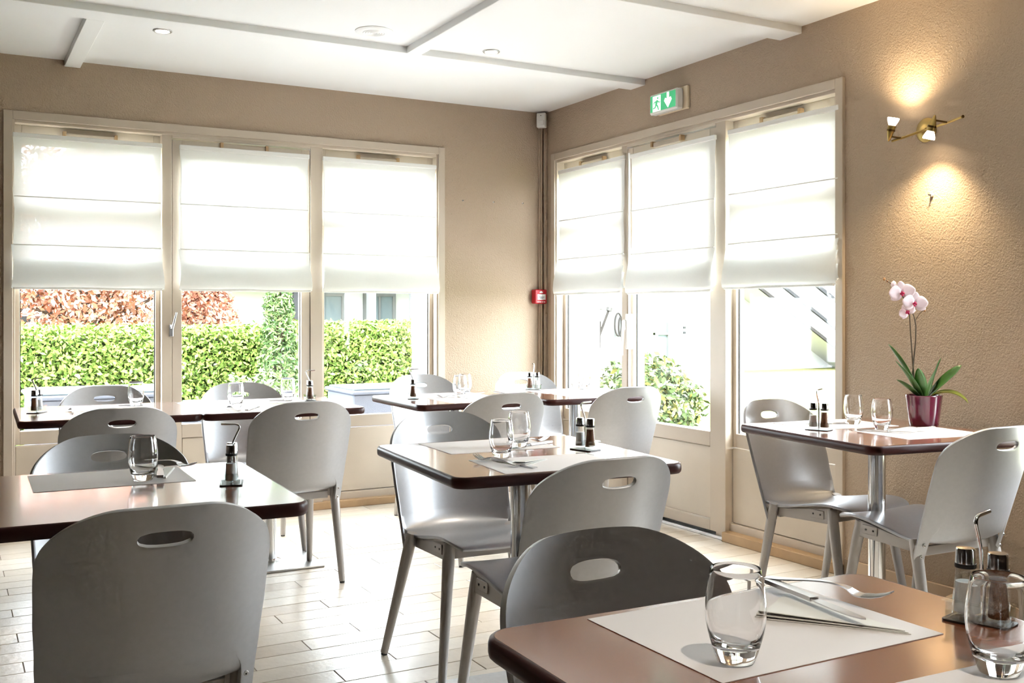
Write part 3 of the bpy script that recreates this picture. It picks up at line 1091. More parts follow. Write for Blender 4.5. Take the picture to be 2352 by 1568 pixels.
caddy0 = make_caddy()
CAD = [
    # x, y, rotation, label
    (0.628, 2.605, 74, 'salt and pepper caddy with the bent rod, salt shaker in front, beside one tumbler'),
    (0.338, 4.910, -118, 'salt and pepper caddy on the open end of the window table, seen end on'),
    (1.580, 4.950, -101, 'salt and pepper caddy standing before the window post'),
    (2.083, 4.815, -116, 'salt and pepper caddy at the near end of the far table'),
    (2.925, 5.040, 140, 'salt and pepper caddy before the chair in the corner'),
    (1.765, 2.715, -77, 'salt and pepper caddy on the middle table with two placemats'),
    (2.830, 2.765, -70, 'salt and pepper caddy on the orchid table'),
    (1.250, 0.920, -76, 'salt and pepper caddy half hidden behind the tumbler at the picture edge'),
]
for i, (x, y, rz, lab) in enumerate(CAD):
    c = caddy0 if i == 0 else copy_tree(caddy0)
    c.location = (x, y, TT)
    c.rotation_euler = (0, 0, math.radians(rz))
    tag(c, lab, 'condiment caddy', 'salt and pepper caddies on the tables')

# drinking glasses
GL = [
    (0.437, 2.752, 'empty tumbler beside crossed knife and fork on the cropped table'),
    (0.771, 5.050, 'empty tumbler on the window table in front of the hedge'),
    (1.160, 4.735, 'empty tumbler near the edge of the window table, beside a fork'),
    (1.478, 4.985, 'empty tumbler next to the caddy by the window post'),
    (2.318, 4.755, 'empty tumbler on the far table, the nearer of two in line'),
    (2.398, 4.860, 'empty tumbler on the far table, the farther of two in line'),
    (3.150, 4.930, 'faint empty tumbler against the white window, beside its twin'),
    (3.235, 4.985, 'faint empty tumbler closest to the glazed door post'),
    (1.438, 2.668, 'empty tumbler on the near placemat of the middle table'),
    (1.607, 2.862, 'empty tumbler on the far placemat of the middle table'),
    (3.098, 2.845, 'empty tumbler farther from the orchid pot'),
    (3.035, 2.652, 'empty tumbler closer to the orchid pot'),
    (0.845, 0.962, 'large-looking empty tumbler on the white placemat of the closest table'),
    (1.091, 0.780, 'tumbler cut off by the picture edge before the caddy'),
]
for x, y, lab in GL:
    glass(x, y, lab, TT + 0.0012)

# placemats
ME_MAT = MB().box(-0.19, 0.19, -0.1425, 0.1425, 0.0, 0.0009).mesh('placemat', 'paper')


def placemat(x, y, rz, lab):
    return tag(put('placemat', ME_MAT, None, (x, y, TT + 0.0001), (0, 0, math.radians(rz))), lab, 'placemat', 'paper placemats')


placemat(0.972, 1.055, 0.0, 'white paper placemat under cutlery on the closest table')
placemat(1.100, 0.668, -2.5, 'white paper placemat cut off by the lower picture edge')
placemat(1.510, 2.520, -6.0, 'paper placemat on the near side of the middle table')
placemat(1.545, 2.955, -3.0, 'paper placemat on the far side of the middle table')
placemat(0.370, 2.835, -1.0, 'pale paper placemat under the tumbler of the cropped table')
placemat(3.085, 2.520, -7.0, 'paper placemat on the near side of the orchid table')
placemat(3.030, 2.880, -7.0, 'paper placemat on the orchid table beside the pot')
placemat(0.640, 5.020, -1.0, 'paper placemat on the window table below the hedge')
placemat(1.290, 4.640, -1.0, 'paper placemat under the fork at the window table edge')
placemat(1.365, 5.030, -1.0, 'paper placemat on the window table before the conifer')
placemat(2.330, 4.625, -1.5, 'paper placemat on the near side of the far table')
placemat(2.330, 4.935, -1.5, 'paper placemat on the far side of the far table')
placemat(3.040, 4.570, -2.0, 'paper placemat on the near side of the table by the door')
placemat(3.040, 4.895, -2.0, 'paper placemat on the far side of the table by the door')


# cutlery and napkins
def knife_mesh():
    m = MB()
    L = [(-0.105, 0.0075, 0.004), (-0.100, 0.0092, 0.005), (-0.06, 0.0085, 0.0052), (0.0, 0.0062, 0.005), (0.006, 0.0075, 0.004)]
    out = [(x, -w) for x, w, _ in L] + [(x, w) for x, w, _ in reversed(L)]
    m.prism(out, 0.0, 0.0062)
    bl = [(0.004, -0.006), (0.02, -0.0085), (0.06, -0.0095), (0.09, -0.0075), (0.108, -0.001), (0.111, 0.004), (0.108, 0.0065), (0.06, 0.0078), (0.004, 0.006)]
    m.prism(bl, 0.0022, 0.0040)
    return m.mesh('knife', 'steel')


def fork_parts():
    hd = MB()
    pts = bez((-0.10, 0, 0.004), (-0.05, 0, 0.006), (0.0, 0, 0.022), (0.035, 0, 0.010), 14)
    ws = [0.0075, 0.008, 0.0078, 0.007, 0.006, 0.0052, 0.0045, 0.004, 0.0037, 0.0035, 0.0035, 0.0037, 0.0045, 0.006, 0.0085]
    vs, fs = [], []
    for (x, _, z), w in zip(pts, ws):
        vs += [(x, -w, z), (x, w, z), (x, w, z + 0.0022), (x, -w, z + 0.0022)]
    for i in range(14):
        a, b = i * 4, i * 4 + 4
        for k in range(4):
            fs.append((a + k, a + (k + 1) % 4, b + (k + 1) % 4, b + k))
    fs += [(3, 2, 1, 0), (56, 57, 58, 59)]
    hd._add(vs, fs)
    # bowl of the fork
    bo = bez((0.034, 0, 0.010), (0.042, 0, 0.005), (0.048, 0, 0.003), (0.056, 0, 0.004), 6)
    vs, fs = [], []
    for i, (x, _, z) in enumerate(bo):
        w = 0.0085 + 0.0035 * min(1, i / 3)
        vs += [(x, -w, z), (x, w, z), (x, w, z + 0.002), (x, -w, z + 0.002)]
    for i in range(6):
        a, b = i * 4, i * 4 + 4
        for k in range(4):
            fs.append((a + k, a + (k + 1) % 4, b + (k + 1) % 4, b + k))
    fs += [(3, 2, 1, 0), (24, 25, 26, 27)]
    hd._add(vs, fs)
    ti = []
    for y in (-0.0098, -0.0033, 0.0033, 0.0098):
        ti.append(MB().tube([(0.0545, y, 0.005), (0.070, y, 0.0065), (0.085, y, 0.011), (0.096, y * 0.96, 0.0165)], [0.0019, 0.0018, 0.0016, 0.001], 8).mesh('tine', 'steel', 50))
    return hd.mesh('fork_handle', 'steel', 40), ti


ME_KNIFE = knife_mesh()
ME_FORK, ME_TINES = fork_parts()


def knife(x, y, rz, lab, z=TT + 0.0035, tilt=0):
    return tag(put('table_knife', ME_KNIFE, None, (x, y, z), (0, tilt, math.radians(rz))), lab, 'knife', 'steel table knives')


def fork(x, y, rz, lab, z=TT + 0.0035):
    o = put('table_fork', ME_FORK, None, (x, y, z), (0, 0, math.radians(rz)))
    for t in ME_TINES:
        put('tine', t, o)
    return tag(o, lab, 'fork', 'steel table forks')


def napkin(x, y, rz, lab, k=1.0):
    """triangular folded paper napkin, layers lifting at one side"""
    root = thing('napkin', lab, 'napkin', (x, y, TT + 0.001), math.radians(rz), 'folded paper napkins')
    for i, (s, h0, h1) in enumerate(((1.0, 0.0, 0.0006), (0.97, 0.0012, 0.0045), (0.93, 0.0028, 0.0095))):
        a = [(-0.085 * s * k, 0.068 * s * k, h0), (-0.075 * s * k, -0.07 * s * k, h1), (0.105 * s * k, -0.03 * s * k, h0)]
        vs = [Vector(p) for p in a] + [Vector(p) + Vector((0, 0, 0.0011)) for p in a]
        m = MB()
        m._add(vs, [(0, 2, 1), (3, 4, 5), (0, 1, 4, 3), (1, 2, 5, 4), (2, 0, 3, 5)])
        m.build('fold', 'napkin', root)
    return root


napkin(1.095, 1.045, -62, 'white folded napkin under knife and fork on the closest table', 1.08)
knife(1.094, 1.083, -98, 'steel knife lying across the napkin on the closest table', TT + 0.013)
fork(1.146, 1.103, -70, 'steel fork on the napkin of the closest table, tines toward the table rim', TT + 0.013)
napkin(0.505, 2.855, -80, 'folded napkin beside the tumbler of the cropped table', 0.9)
knife(0.492, 2.820, 80, 'steel knife leaning past the tumbler of the cropped table', TT + 0.011)
fork(0.535, 2.915, -60, 'steel fork with raised tines on the cropped table', TT + 0.011)
fork(1.372, 2.580, 100, 'steel fork on the near placemat of the middle table', TT + 0.0025)
knife(1.410, 2.545, -84, 'steel knife beside the fork on the near placemat of the middle table', TT + 0.0025)
napkin(1.46, 2.57, 20, 'folded napkin on the near placemat of the middle table', 0.75)
fork(1.680, 2.925, 20, 'steel fork on the far placemat of the middle table', TT + 0.0025)
knife(1.660, 2.880, 200, 'steel knife on the far placemat of the middle table', TT + 0.0025)
knife(2.985, 2.585, -60, 'steel knife by the tumbler closer to the orchid', TT + 0.0025)
fork(3.075, 2.560, -20, 'steel fork on the near placemat of the orchid table', TT + 0.0025)
knife(3.000, 2.905, 160, 'steel knife beyond the caddy on the orchid table', TT + 0.0025)
fork(1.120, 4.640, 95, 'steel fork at the rim of the window table', TT + 0.0025)
knife(1.215, 4.640, 60, 'steel knife by the tumbler at the window table rim', TT + 0.0025)
knife(1.395, 5.000, 170, 'steel knife on the window table before the conifer', TT + 0.0025)
fork(0.475, 4.860, 90, 'steel fork on the window table near the end caddy', TT + 0.0025)
knife(0.700, 5.060, 175, 'steel knife on the window table beside the tumbler before the hedge', TT + 0.0025)
fork(2.245, 4.690, 120, 'steel fork on the near placemat of the far table', TT + 0.0025)
knife(2.470, 4.900, 30, 'steel knife on the far placemat of the far table', TT + 0.0025)
fork(3.10, 4.82, 40, 'steel fork on the table by the glazed door', TT + 0.0025)


# ================================================================== ORCHID
def make_orchid(loc):
    root = thing('potted_orchid', 'white and pink orchid in a glossy burgundy pot', 'plant', loc)
    hexa = [(math.cos(2 * PI * i / 64), math.sin(2 * PI * i / 64)) for i in range(64)]
    m = MB()
    prof = [(0.0, 0.0), (0.051, 0.0), (0.054, 0.004), (0.060, 0.05), (0.067, 0.108), (0.0688, 0.115), (0.067, 0.118), (0.064, 0.117), (0.0625, 0.108), (0.059, 0.095), (0.0, 0.093)]
    m.lathe(prof, 40, closed=True)
    for i, v in enumerate(m.v):           # softly faceted wall
        a = math.atan2(v[1], v[0])
        k = 1 - 0.028 * (1 - abs(math.cos(4 * a)))
        m.v[i] = (v[0] * k, v[1] * k, v[2])
    pot = m.build('pot', 'pot', root, smooth=35)
    MB().lathe([(0.0, 0.094), (0.057, 0.0945), (0.0565, 0.101), (0.03, 0.106), (0.0, 0.107)], 24, closed=True).build('soil', 'soil', pot, smooth=60)

    def leaf(az, length, width, lift, droop, twist=0.0, m_='orchid_leaf', fold=0.35):
        n = 12
        vs, fs = [], []
        d = Vector((math.cos(az), math.sin(az), 0))
        sd = Vector((-math.sin(az), math.cos(az), 0))
        p = Vector((0, 0, 0.100)) + d * 0.012
        ang = lift
        for i in range(n + 1):
            t = i / n
            w = width * (math.sin(PI * min(1, t * 0.93 + 0.07)) ** 0.65) * (1 if t < 0.97 else 0.3)
            tw = twist * t
            up = Vector((0, 0, 1)) * math.cos(ang) - d * math.sin(ang)
            s2 = sd * math.cos(tw) + up * math.sin(tw)
            n2 = up * math.cos(tw) - sd * math.sin(tw)
            vs += [p - s2 * w + n2 * w * fold, p - s2 * w * 0.5 + n2 * w * fold * 0.3, p, p + s2 * w * 0.5 + n2 * w * fold * 0.3, p + s2 * w + n2 * w * fold]
            p = p + (d * math.cos(ang) + Vector((0, 0, 1)) * math.sin(ang)) * (length / n)
            ang -= droop / n
        for i in range(n):
            for k in range(4):
                a = i * 5 + k
                fs.append((a, a + 1, a + 6, a + 5))
        mm = MB()
        mm._add(vs, fs)
        o = mm.build('leaf', m_, root, smooth=60)
        s = o.modifiers.new('t', 'SOLIDIFY')
        s.thickness = 0.0016
        return o
    c0 = math.atan2(-RGT.y, -RGT.x)       # the side that looks left in the picture
    r0 = math.atan2(RGT.y, RGT.x)
    leaf(c0 - 0.25, 0.245, 0.022, 1.16, 0.20, 0.4)
    leaf(c0 + 0.35, 0.195, 0.025, 0.98, 0.20, -0.5)
    leaf(c0 + 0.1, 0.125, 0.021, 0.72, 0.10, 0.2)
    leaf(c0 + 0.9, 0.140, 0.021, 1.20, 0.2, 0.3)
    leaf(r0 + 0.30, 0.175, 0.022, 1.16, 0.0, -0.9)
    leaf(r0 - 0.15, 0.185, 0.028, 0.84, 0.05, 0.6)
    leaf(r0 - 0.45, 0.165, 0.026, 0.72, 1.7, 0.2, 'orchid_leaf_old')
    leaf(r0 + 0.9, 0.130, 0.024, 0.6, 0.5, 0.2)
    L = lambda u, w, dep=0.0: Vector((0, 0, w)) + RGT * u - FWD * dep
    s1 = [L(-0.015, 0.10), L(-0.040, 0.19, 0.004), L(-0.047, 0.26, 0.006), L(-0.055, 0.36, 0.008), L(-0.061, 0.44, 0.012), L(-0.076, 0.48, 0.016), L(-0.11, 0.53, 0.014), L(-0.15, 0.562, 0.01)]
    MB().tube(s1, [0.0028, 0.0027, 0.0026, 0.0024, 0.0022, 0.002, 0.0018, 0.0012], 8).build('stem', 'orchid_stem', root, smooth=60)
    s2 = [L(-0.018, 0.10), L(-0.043, 0.19, -0.004), L(-0.038, 0.25, -0.004), L(-0.032, 0.33), L(-0.031, 0.385), L(-0.040, 0.422, 0.004), L(-0.055, 0.452, 0.008)]
    MB().tube(s2, [0.0028, 0.0027, 0.0026, 0.0024, 0.0022, 0.002, 0.0018], 8).build('stem', 'orchid_stem', root, smooth=60)
    s3 = MB().tube([L(-0.034, 0.405), L(-0.018, 0.432, 0.002), L(-0.003, 0.446, 0.004)], 0.0013, 8).build('stem', 'orchid_stem', root, smooth=60)

    def bud(u, w, r, dep=0.0, m_='bud'):
        T = Matrix.Translation(L(u, w, dep))
        MB().lathe([(0, -r), (r * 0.6, -r * 0.7), (r * 0.8, 0), (r * 0.55, r * 0.7), (0, r * 1.1)], 12, M=T).build('bud', m_, root, smooth=60)
    bud(0.002, 0.446, 0.0065)
    bud(-0.008, 0.452, 0.005)
    bud(-0.154, 0.566, 0.0065)
    bud(-0.142, 0.558, 0.005)
    bud(-0.122, 0.545, 0.014, 0.012, 'petal')
    ME_PET = {}

    def flower(u, w, dep, s, roll):
        c = L(u, w, dep)
        face = (-FWD * 0.94 - RGT * 0.18 + Vector((0, 0, -0.05))).normalized()
        ax = Vector((0, 0, 1)).cross(face).normalized()
        up = face.cross(ax)
        lp = MB()
        R3 = Matrix((ax, up, face)).transposed().to_4x4()
        M = Matrix.Translation(c) @ R3 @ Matrix.Rotation(roll, 4, 'Z')
        lp.lathe([(0, 0.006), (0.0035, 0.005), (0.005, 0.0), (0.003, -0.003), (0, -0.004)], 12, M=M @ Matrix.Translation((0, 0.001 * s, 0.006)))
        for sx in (-1, 1):
            lp.lathe([(0, 0.004), (0.003, 0.003), (0.004, 0.0), (0, -0.004)], 10, M=M @ Matrix.Translation((sx * 0.005, -0.002, 0.005)))
        lp.lathe([(0, 0.005), (0.0035, 0.003), (0.0045, 0.0), (0, -0.004)], 10, M=M @ Matrix.Translation((0, -0.008, 0.006)))
        f = lp.build('flower', 'petal_lip', root, smooth=60)
        for ang, ln, wd, cup, dz in ((90, 0.030, 0.0125, 0.004, 0.0), (205, 0.031, 0.012, 0.003, -0.001), (335, 0.031, 0.012, 0.003, -0.001), (8, 0.032, 0.021, 0.007, 0.002), (172, 0.032, 0.021, 0.007, 0.002)):
            A = Matrix.Rotation(math.radians(ang), 4, 'Z')
            vs, fs = [], []
            n = 8
            for i in range(n + 1):
                t = i / n
                ww = wd * math.sin(PI * (0.08 + 0.90 * t) ** 0.85) ** 0.7
                for k in range(5):
                    q = k / 2 - 1
                    vs.append((0.003 + ln * t, ww * q, dz + cup * (t * t * 0.8 - 0.5 * q * q * 0.6)))
            for i in range(n):
                for k in range(4):
                    a = i * 5 + k
                    fs.append((a, a + 1, a + 6, a + 5))
            mm = MB()
            mm._add(vs, fs, M=M @ A @ Matrix.Scale(s, 4))
            pt = mm.build('petal', 'petal', f, smooth=60)
            so = pt.modifiers.new('t', 'SOLIDIFY')
            so.thickness = 0.0007
    flower(-0.095, 0.512, 0.026, 1.42, 0.15)
    flower(-0.050, 0.472, 0.036, 1.36, -0.1)
    flower(-0.070, 0.440, 0.012, 0.95, 0.6)
    return root


make_orchid((3.312, 2.690, TT))

# ================================================================== ON THE WALLS AND CEILING
# wall lamp with two spot heads
def wall_lamp():
    root = thing('wall_lamp', 'brass two-headed spot lamp glowing on the textured wall', 'lamp', (XR, 2.872, 1.944))
    Q = lambda d, y, z: Vector((-d, y - 2.872, z - 1.944))
    Mx = Matrix.Rotation(-PI / 2, 4, 'Y')
    MB().lathe([(0.0, 0.0), (0.05, 0.0), (0.0505, 0.003), (0.046, 0.008), (0.02, 0.012), (0.0, 0.0125)], 36, M=Mx, closed=True).build('wall_plate', 'brass', root, smooth=40)
    MB().tube([Q(0.008, 2.872, 1.944), Q(0.05, 2.835, 1.938)], 0.006, 12).build('bracket', 'brass', root, smooth=40)
    bar = [Q(0.090, 2.972, 1.906), Q(0.078, 2.93, 1.914), Q(0.058, 2.86, 1.930), Q(0.052, 2.80, 1.938), Q(0.062, 2.72, 1.945), Q(0.082, 2.640, 1.952)]
    b = MB().tube(bar, 0.0052, 10).build('arm', 'brass', root, smooth=40)
    MB().cone(bar[-1], bar[-1] + (bar[-1] - bar[-2]).normalized() * 0.006, 0.0062, 0.0062, 12).build('end_cap', 'brass_dark', b, smooth=40)

    def head(tip, mouth, knuckle):
        ax = (mouth - tip).normalized()
        L = (mouth - tip).length
        M = Matrix.Translation(tip) @ ax.to_track_quat('Z', 'Y').to_matrix().to_4x4()
        hd = MB().lathe([(0.0, 0.0), (0.004, 0.004), (0.011, 0.026), (0.0155, 0.046), (0.0165, L), (0.0150, L), (0.0, L - 0.004)], 24, M=M, closed=True).build('spot_head', 'brass', root, smooth=35)
        MB().tube([tip + ax * 0.022, knuckle], 0.0042, 10).build('joint', 'brass_dark', hd, smooth=40)
        MB().lathe([(0.0165, 0.044), (0.0172, 0.046), (0.0172, 0.050), (0.0165, 0.052)], 24, M=M).build('ring', 'brass_dark', hd, smooth=35)
        MB().lathe([(0.012, L - 0.004), (0.0135, L), (0.0185, L + 0.010), (0.0232, L + 0.022), (0.0245, L + 0.030), (0.0238, L + 0.032)], 28, M=M).build('bulb', 'bulb_shell', hd, smooth=40)
        MB().lathe([(0.0, L + 0.029), (0.0225, L + 0.031), (0.0225, L + 0.0325), (0.0, L + 0.033)], 28, M=M, closed=True).build('lens', 'bulb_glow', hd, smooth=40)
        return mouth + ax * 0.045, ax
    e1 = head(Q(0.105, 2.978, 1.903), Q(0.103, 2.961, 1.968), bar[1])
    e2 = head(Q(0.100, 2.750, 1.978), Q(0.104, 2.768, 1.915), bar[4])
    for (p, ax), aim, pw, sz in ((e1, Q(0.055, 2.90, 2.6), 4.0, 135), (e2, Q(0.20, 2.92, 0.9), 11, 124)):
        ld = bpy.data.lights.new('spot_beam', 'SPOT')
        ld.energy = pw
        ld.color = (1.0, 0.78, 0.48)
        ld.spot_size = math.radians(sz)
        ld.spot_blend = 1.0
        ld.shadow_soft_size = 0.022
        lo = bpy.data.objects.new('spot_beam', ld)
        COL.objects.link(lo)
        lo.parent = root
        lo.location = p
        lo.rotation_euler = (aim - p).to_track_quat('-Z', 'Y').to_euler()


wall_lamp()


# exit sign
def exit_sign():
    y0, y1, z0, z1 = 4.700, 4.450, 2.312, 2.425
    root = thing('exit_sign', 'green and white running-man exit sign above the glazed door', 'sign', (XR, 4.575, 2.368))
    bx = lambda nm, d0, d1, ya, yb, za, zb, m, par=root, b=0.003: MB().bbox(-d1, -d0, min(ya, yb) - 4.575, max(ya, yb) - 4.575, za - 2.368, zb - 2.368, b).build(nm, m, par)
    bx('back_plate', 0.0, 0.016, y0 - 0.02, y1 - 0.035, z0 - 0.002, z1 + 0.012, 'cream_plastic')
    bx('body', 0.016, 0.062, y0, y1, z0, z1, 'white_plastic', b=0.007)
    face = bx('face', 0.062, 0.0632, y0 - 0.010, y1 + 0.012, z0 + 0.012, z1 - 0.010, 'exit_green', b=0.0004)
    # pictograms as thin raised shapes on the face; u runs to the right in the picture, w up
    W, Hh = 0.228, 0.091

    def shape(nm, pts, m, d0=0.0632, d1=0.0640):
        vs = []
        n = len(pts)
        for d in (d0, d1):
            for u, w in pts:
                vs.append((-d, (y0 - 0.010 - u * W) - 4.575, (z0 + 0.012 + w * Hh) - 2.368))
        mm = MB()
        mm._add(vs, [tuple(range(n)), tuple(range(2 * n - 1, n - 1, -1))] + [(i, (i + 1) % n, n + (i + 1) % n, n + i) for i in range(n)])
        return mm.build(nm, m, face)
    shape('doorway', [(0.10, 0.0), (0.42, 0.0), (0.42, 0.96), (0.10, 0.96)], 'exit_white')
    g = lambda nm, pts: shape(nm, pts, 'exit_green', 0.0640, 0.0646)
    c = [(0.31 + 0.028 * math.cos(t) , 0.80 + 0.068 * math.sin(t)) for t in [2 * PI * i / 14 for i in range(14)]]
    g('figure_head', c)
    g('figure_torso', [(0.22, 0.62), (0.27, 0.70), (0.32, 0.66), (0.30, 0.50), (0.27, 0.38), (0.21, 0.40)])
    g('figure_arm', [(0.31, 0.66), (0.36, 0.56), (0.41, 0.55), (0.41, 0.50), (0.345, 0.50), (0.295, 0.58)])
    g('figure_arm', [(0.22, 0.64), (0.16, 0.60), (0.14, 0.48), (0.165, 0.47), (0.18, 0.55), (0.235, 0.57)])
    g('figure_leg', [(0.21, 0.42), (0.19, 0.28), (0.11, 0.24), (0.115, 0.18), (0.215, 0.21), (0.26, 0.38)])
    g('figure_leg', [(0.24, 0.40), (0.30, 0.40), (0.335, 0.24), (0.36, 0.06), (0.325, 0.06), (0.295, 0.22)])
    shape('arrow', [(0.665, 0.98), (0.755, 0.98), (0.755, 0.62), (0.82, 0.68), (0.86, 0.50), (0.71, 0.04), (0.56, 0.50), (0.60, 0.68), (0.665, 0.62)], 'exit_white')


exit_sign()

# manual fire call point on the wall ahead, by the corner
root = thing('fire_alarm_box', 'small red manual fire alarm box in the room corner', 'fire alarm', (3.497, YB, 1.303))
body = MB().bbox(-0.047, 0.047, -0.052, 0.0, -0.048, 0.048, 0.006).build('body', 'alarm_red', root)
MB().bbox(-0.030, 0.034, -0.0545, -0.051, -0.022, 0.016, 0.001).build('label_plate', 'white_plastic', body)
MB().prism([(-0.012, 0.0), (0.012, 0.0), (0.012, 0.007), (0.0, 0.014), (-0.012, 0.007)], 0.0, 0.002, M=Matrix.Translation((0.0, -0.0515, 0.024)) @ Matrix.Rotation(PI / 2, 4, 'X')).build('emblem', 'white_plastic', body)
MB().box(-0.02, 0.024, -0.0552, -0.0544, -0.004, -0.001).build('label_line', 'trim_grey', body)
MB().box(-0.012, 0.016, -0.0552, -0.0544, -0.012, -0.009).build('label_line', 'trim_grey', body)
for x in (-0.024, -0.008, 0.009, 0.025):
    MB().box(x - 0.0055, x + 0.0055, -0.0535, -0.0515, -0.039, -0.033).build('lettering', 'white_plastic', body)

# corner detector and the cable trunking below it
root = thing('motion_detector', 'small white detector box under the ceiling in the corner', 'detector', (XR - 0.045, YB - 0.045, 2.49), math.radians(-45))
MB().bbox(-0.032, 0.032, -0.03, 0.012, -0.05, 0.05, 0.006).build('housing', 'white_plastic', root)
MB().bbox(-0.022, 0.022, -0.033, -0.029, -0.034, 0.0, 0.003).build('lens', 'blind_rail', root)
MB().cone((0.0, -0.0305, 0.03), (0.0, -0.0315, 0.03), 0.003, 0.003, 10).build('indicator', 'foot', root)
root = thing('cable_trunking', 'beige painted cable trunking running down the room corner', 'trunking', (XR, YB, 0))
MB().bbox(-0.022, 0.0, -0.045, -0.024, 0.09, 2.50, 0.003).build('channel', 'wall', root)
MB().bbox(-0.05, -0.028, -0.020, 0.0, 0.09, 2.50, 0.003).build('channel', 'wall', root)
MB().tube([(-0.036, -0.026, 0.09), (-0.036, -0.026, 2.50)], 0.006, 8).build('cable', 'wall', root)

# screws left in the walls
SCREWS = [((2.934, YB, 1.925), 0, 'tiny white wall screw, first of the three nearest the window'),
          ((3.160, YB, 1.926), 0, 'tiny white wall screw, middle one of the three'),
          ((3.382, YB, 1.930), 0, 'tiny white wall screw, last of the three by the corner'),
          ((XR, 2.844, 1.672), 1, 'small white screw hook below the brass wall lamp')]
for p, side, lab in SCREWS:
    r = thing('wall_screw', lab, 'screw', p, -PI / 2 if side else 0, 'screws left in the walls')
    k = 1.6 if side else 1.0
    MB().cone((0, 0, 0), (0, -0.006 * k, 0), 0.0055 * k, 0.004 * k, 12).build('plug', 'white_plastic', r)
    MB().cone((0, -0.006 * k, 0), (0, -0.014 * k, 0), 0.0022 * k, 0.0022 * k, 8).build('shank', 'foot', r)


# ceiling downlights
def downlight(x, y, lab):
    root = thing('ceiling_downlight', lab, 'ceiling light', (x, y, H), 0, 'recessed ceiling downlights')
    MB().lathe([(0.043, 0.0), (0.045, -0.003), (0.042, -0.006), (0.034, -0.006), (0.033, 0.002)], 30).build('trim_ring', 'brushed', root, smooth=40)
    MB().lathe([(0.0, -0.0035), (0.031, -0.003), (0.031, -0.001), (0.0, -0.001)], 30, closed=True).build('lens', 'spot_glow', root)
    ld = bpy.data.lights.new('downlight_beam', 'SPOT')
    ld.energy = 20
    ld.color = (1.0, 0.89, 0.76)
    ld.spot_size = math.radians(78)
    ld.spot_blend = 0.7
    ld.shadow_soft_size = 0.03
    lo = bpy.data.objects.new('downlight_beam', ld)
    COL.objects.link(lo)
    lo.parent = root
    lo.location = (0, 0, -0.02)


downlight(0.903, 5.123, 'small lit downlight recessed in the ceiling panel next to the short batten')
downlight(2.473, 4.700, 'small lit downlight recessed beyond the batten crossing')
for x, y, lab in ((0.95, 0.30, 'added unseen ceiling downlight brightening the closest table'),
                  (2.55, 2.70, 'added unseen ceiling downlight brightening the passage by the orchid table')):
    downlight(x, y, lab)  # extra lamps out of view, added to brighten the near tables

root = thing('ceiling_speaker', 'flush round white speaker grille in the ceiling', 'speaker', (1.802, 4.640, H))
MB().lathe([(0.0, 0.0), (0.092, 0.0), (0.092, -0.003), (0.084, -0.007), (0.060, -0.008), (0.0, -0.008)], 40, closed=True).build('flange', 'ceiling', root, smooth=30)
for r in (0.012, 0.024, 0.036, 0.048):
    MB().lathe([(r, -0.008), (r + 0.004, -0.011), (r + 0.008, -0.008)], 32, closed=True).build('grille_ring', 'ceiling', root, smooth=30)


# ================================================================== OUTDOORS
def at(px, py, Y):
    """point of the world seen at a photograph pixel, on the plane of that Y"""
    d = FWD + RGT * ((px - 1176) / FPX) + Vector((0, 0, (724.5 - py) / FPX))
    return Vector((0, 0, CAM_H)) + d * (Y / d.y)


def leaf_mass(name, pts, nrm, size, mats, parent, aspect=0.55, jit=0.9):
    """many small leaf quads at pts"""
    n = len(pts)
    d = RNG.normal(size=(n, 3)) * jit + nrm
    d /= np.linalg.norm(d, axis=1)[:, None]
    r = RNG.normal(size=(n, 3))
    a = np.cross(d, r)
    a /= np.linalg.norm(a, axis=1)[:, None]
    b = np.cross(d, a)
    s = size * RNG.uniform(0.6, 1.25, size=(n, 1))
    a *= s
    b *= s * aspect
    v = np.stack([pts - a, pts - b * 0.9 + d * s * 0.12, pts + a, pts + b * 0.9 + d * s * 0.12], axis=1).reshape(-1, 3)
    me = bpy.data.meshes.new(name)
    me.vertices.add(4 * n)
    me.vertices.foreach_set('co', v.astype(np.float32).ravel())
    me.loops.add(4 * n)
    me.loops.foreach_set('vertex_index', np.arange(4 * n, dtype=np.int32))
    me.polygons.add(n)
    me.polygons.foreach_set('loop_start', np.arange(0, 4 * n, 4, dtype=np.int32))
    for m in mats:
        me.materials.append(MATS[m])
    me.polygons.foreach_set('material_index', RNG.integers(0, len(mats), n).astype(np.int32))
    me.update()
    o = put(name, me, parent)
    o['kind'] = 'stuff'
    return o


# ground and terrace
struct(MB().box(-14, 45, YB + WT, 60, GZ - 0.2, GZ).build('lawn', 'lawn'))
struct(MB().box(XR + WT, 45, -25, YB + WT, GZ - 0.2, GZ).build('lawn_side', 'lawn'))
struct(MB().box(-14, 5.6, YB + WT, 8.6, GZ, GZ + 0.03).build('terrace', 'paving'))
struct(MB().box(XR + WT, 5.6, -6, YB + WT, GZ, GZ + 0.03).build('bounce_paving', 'paving'))  # unseen paving strip added to keep the bounced daylight neutral

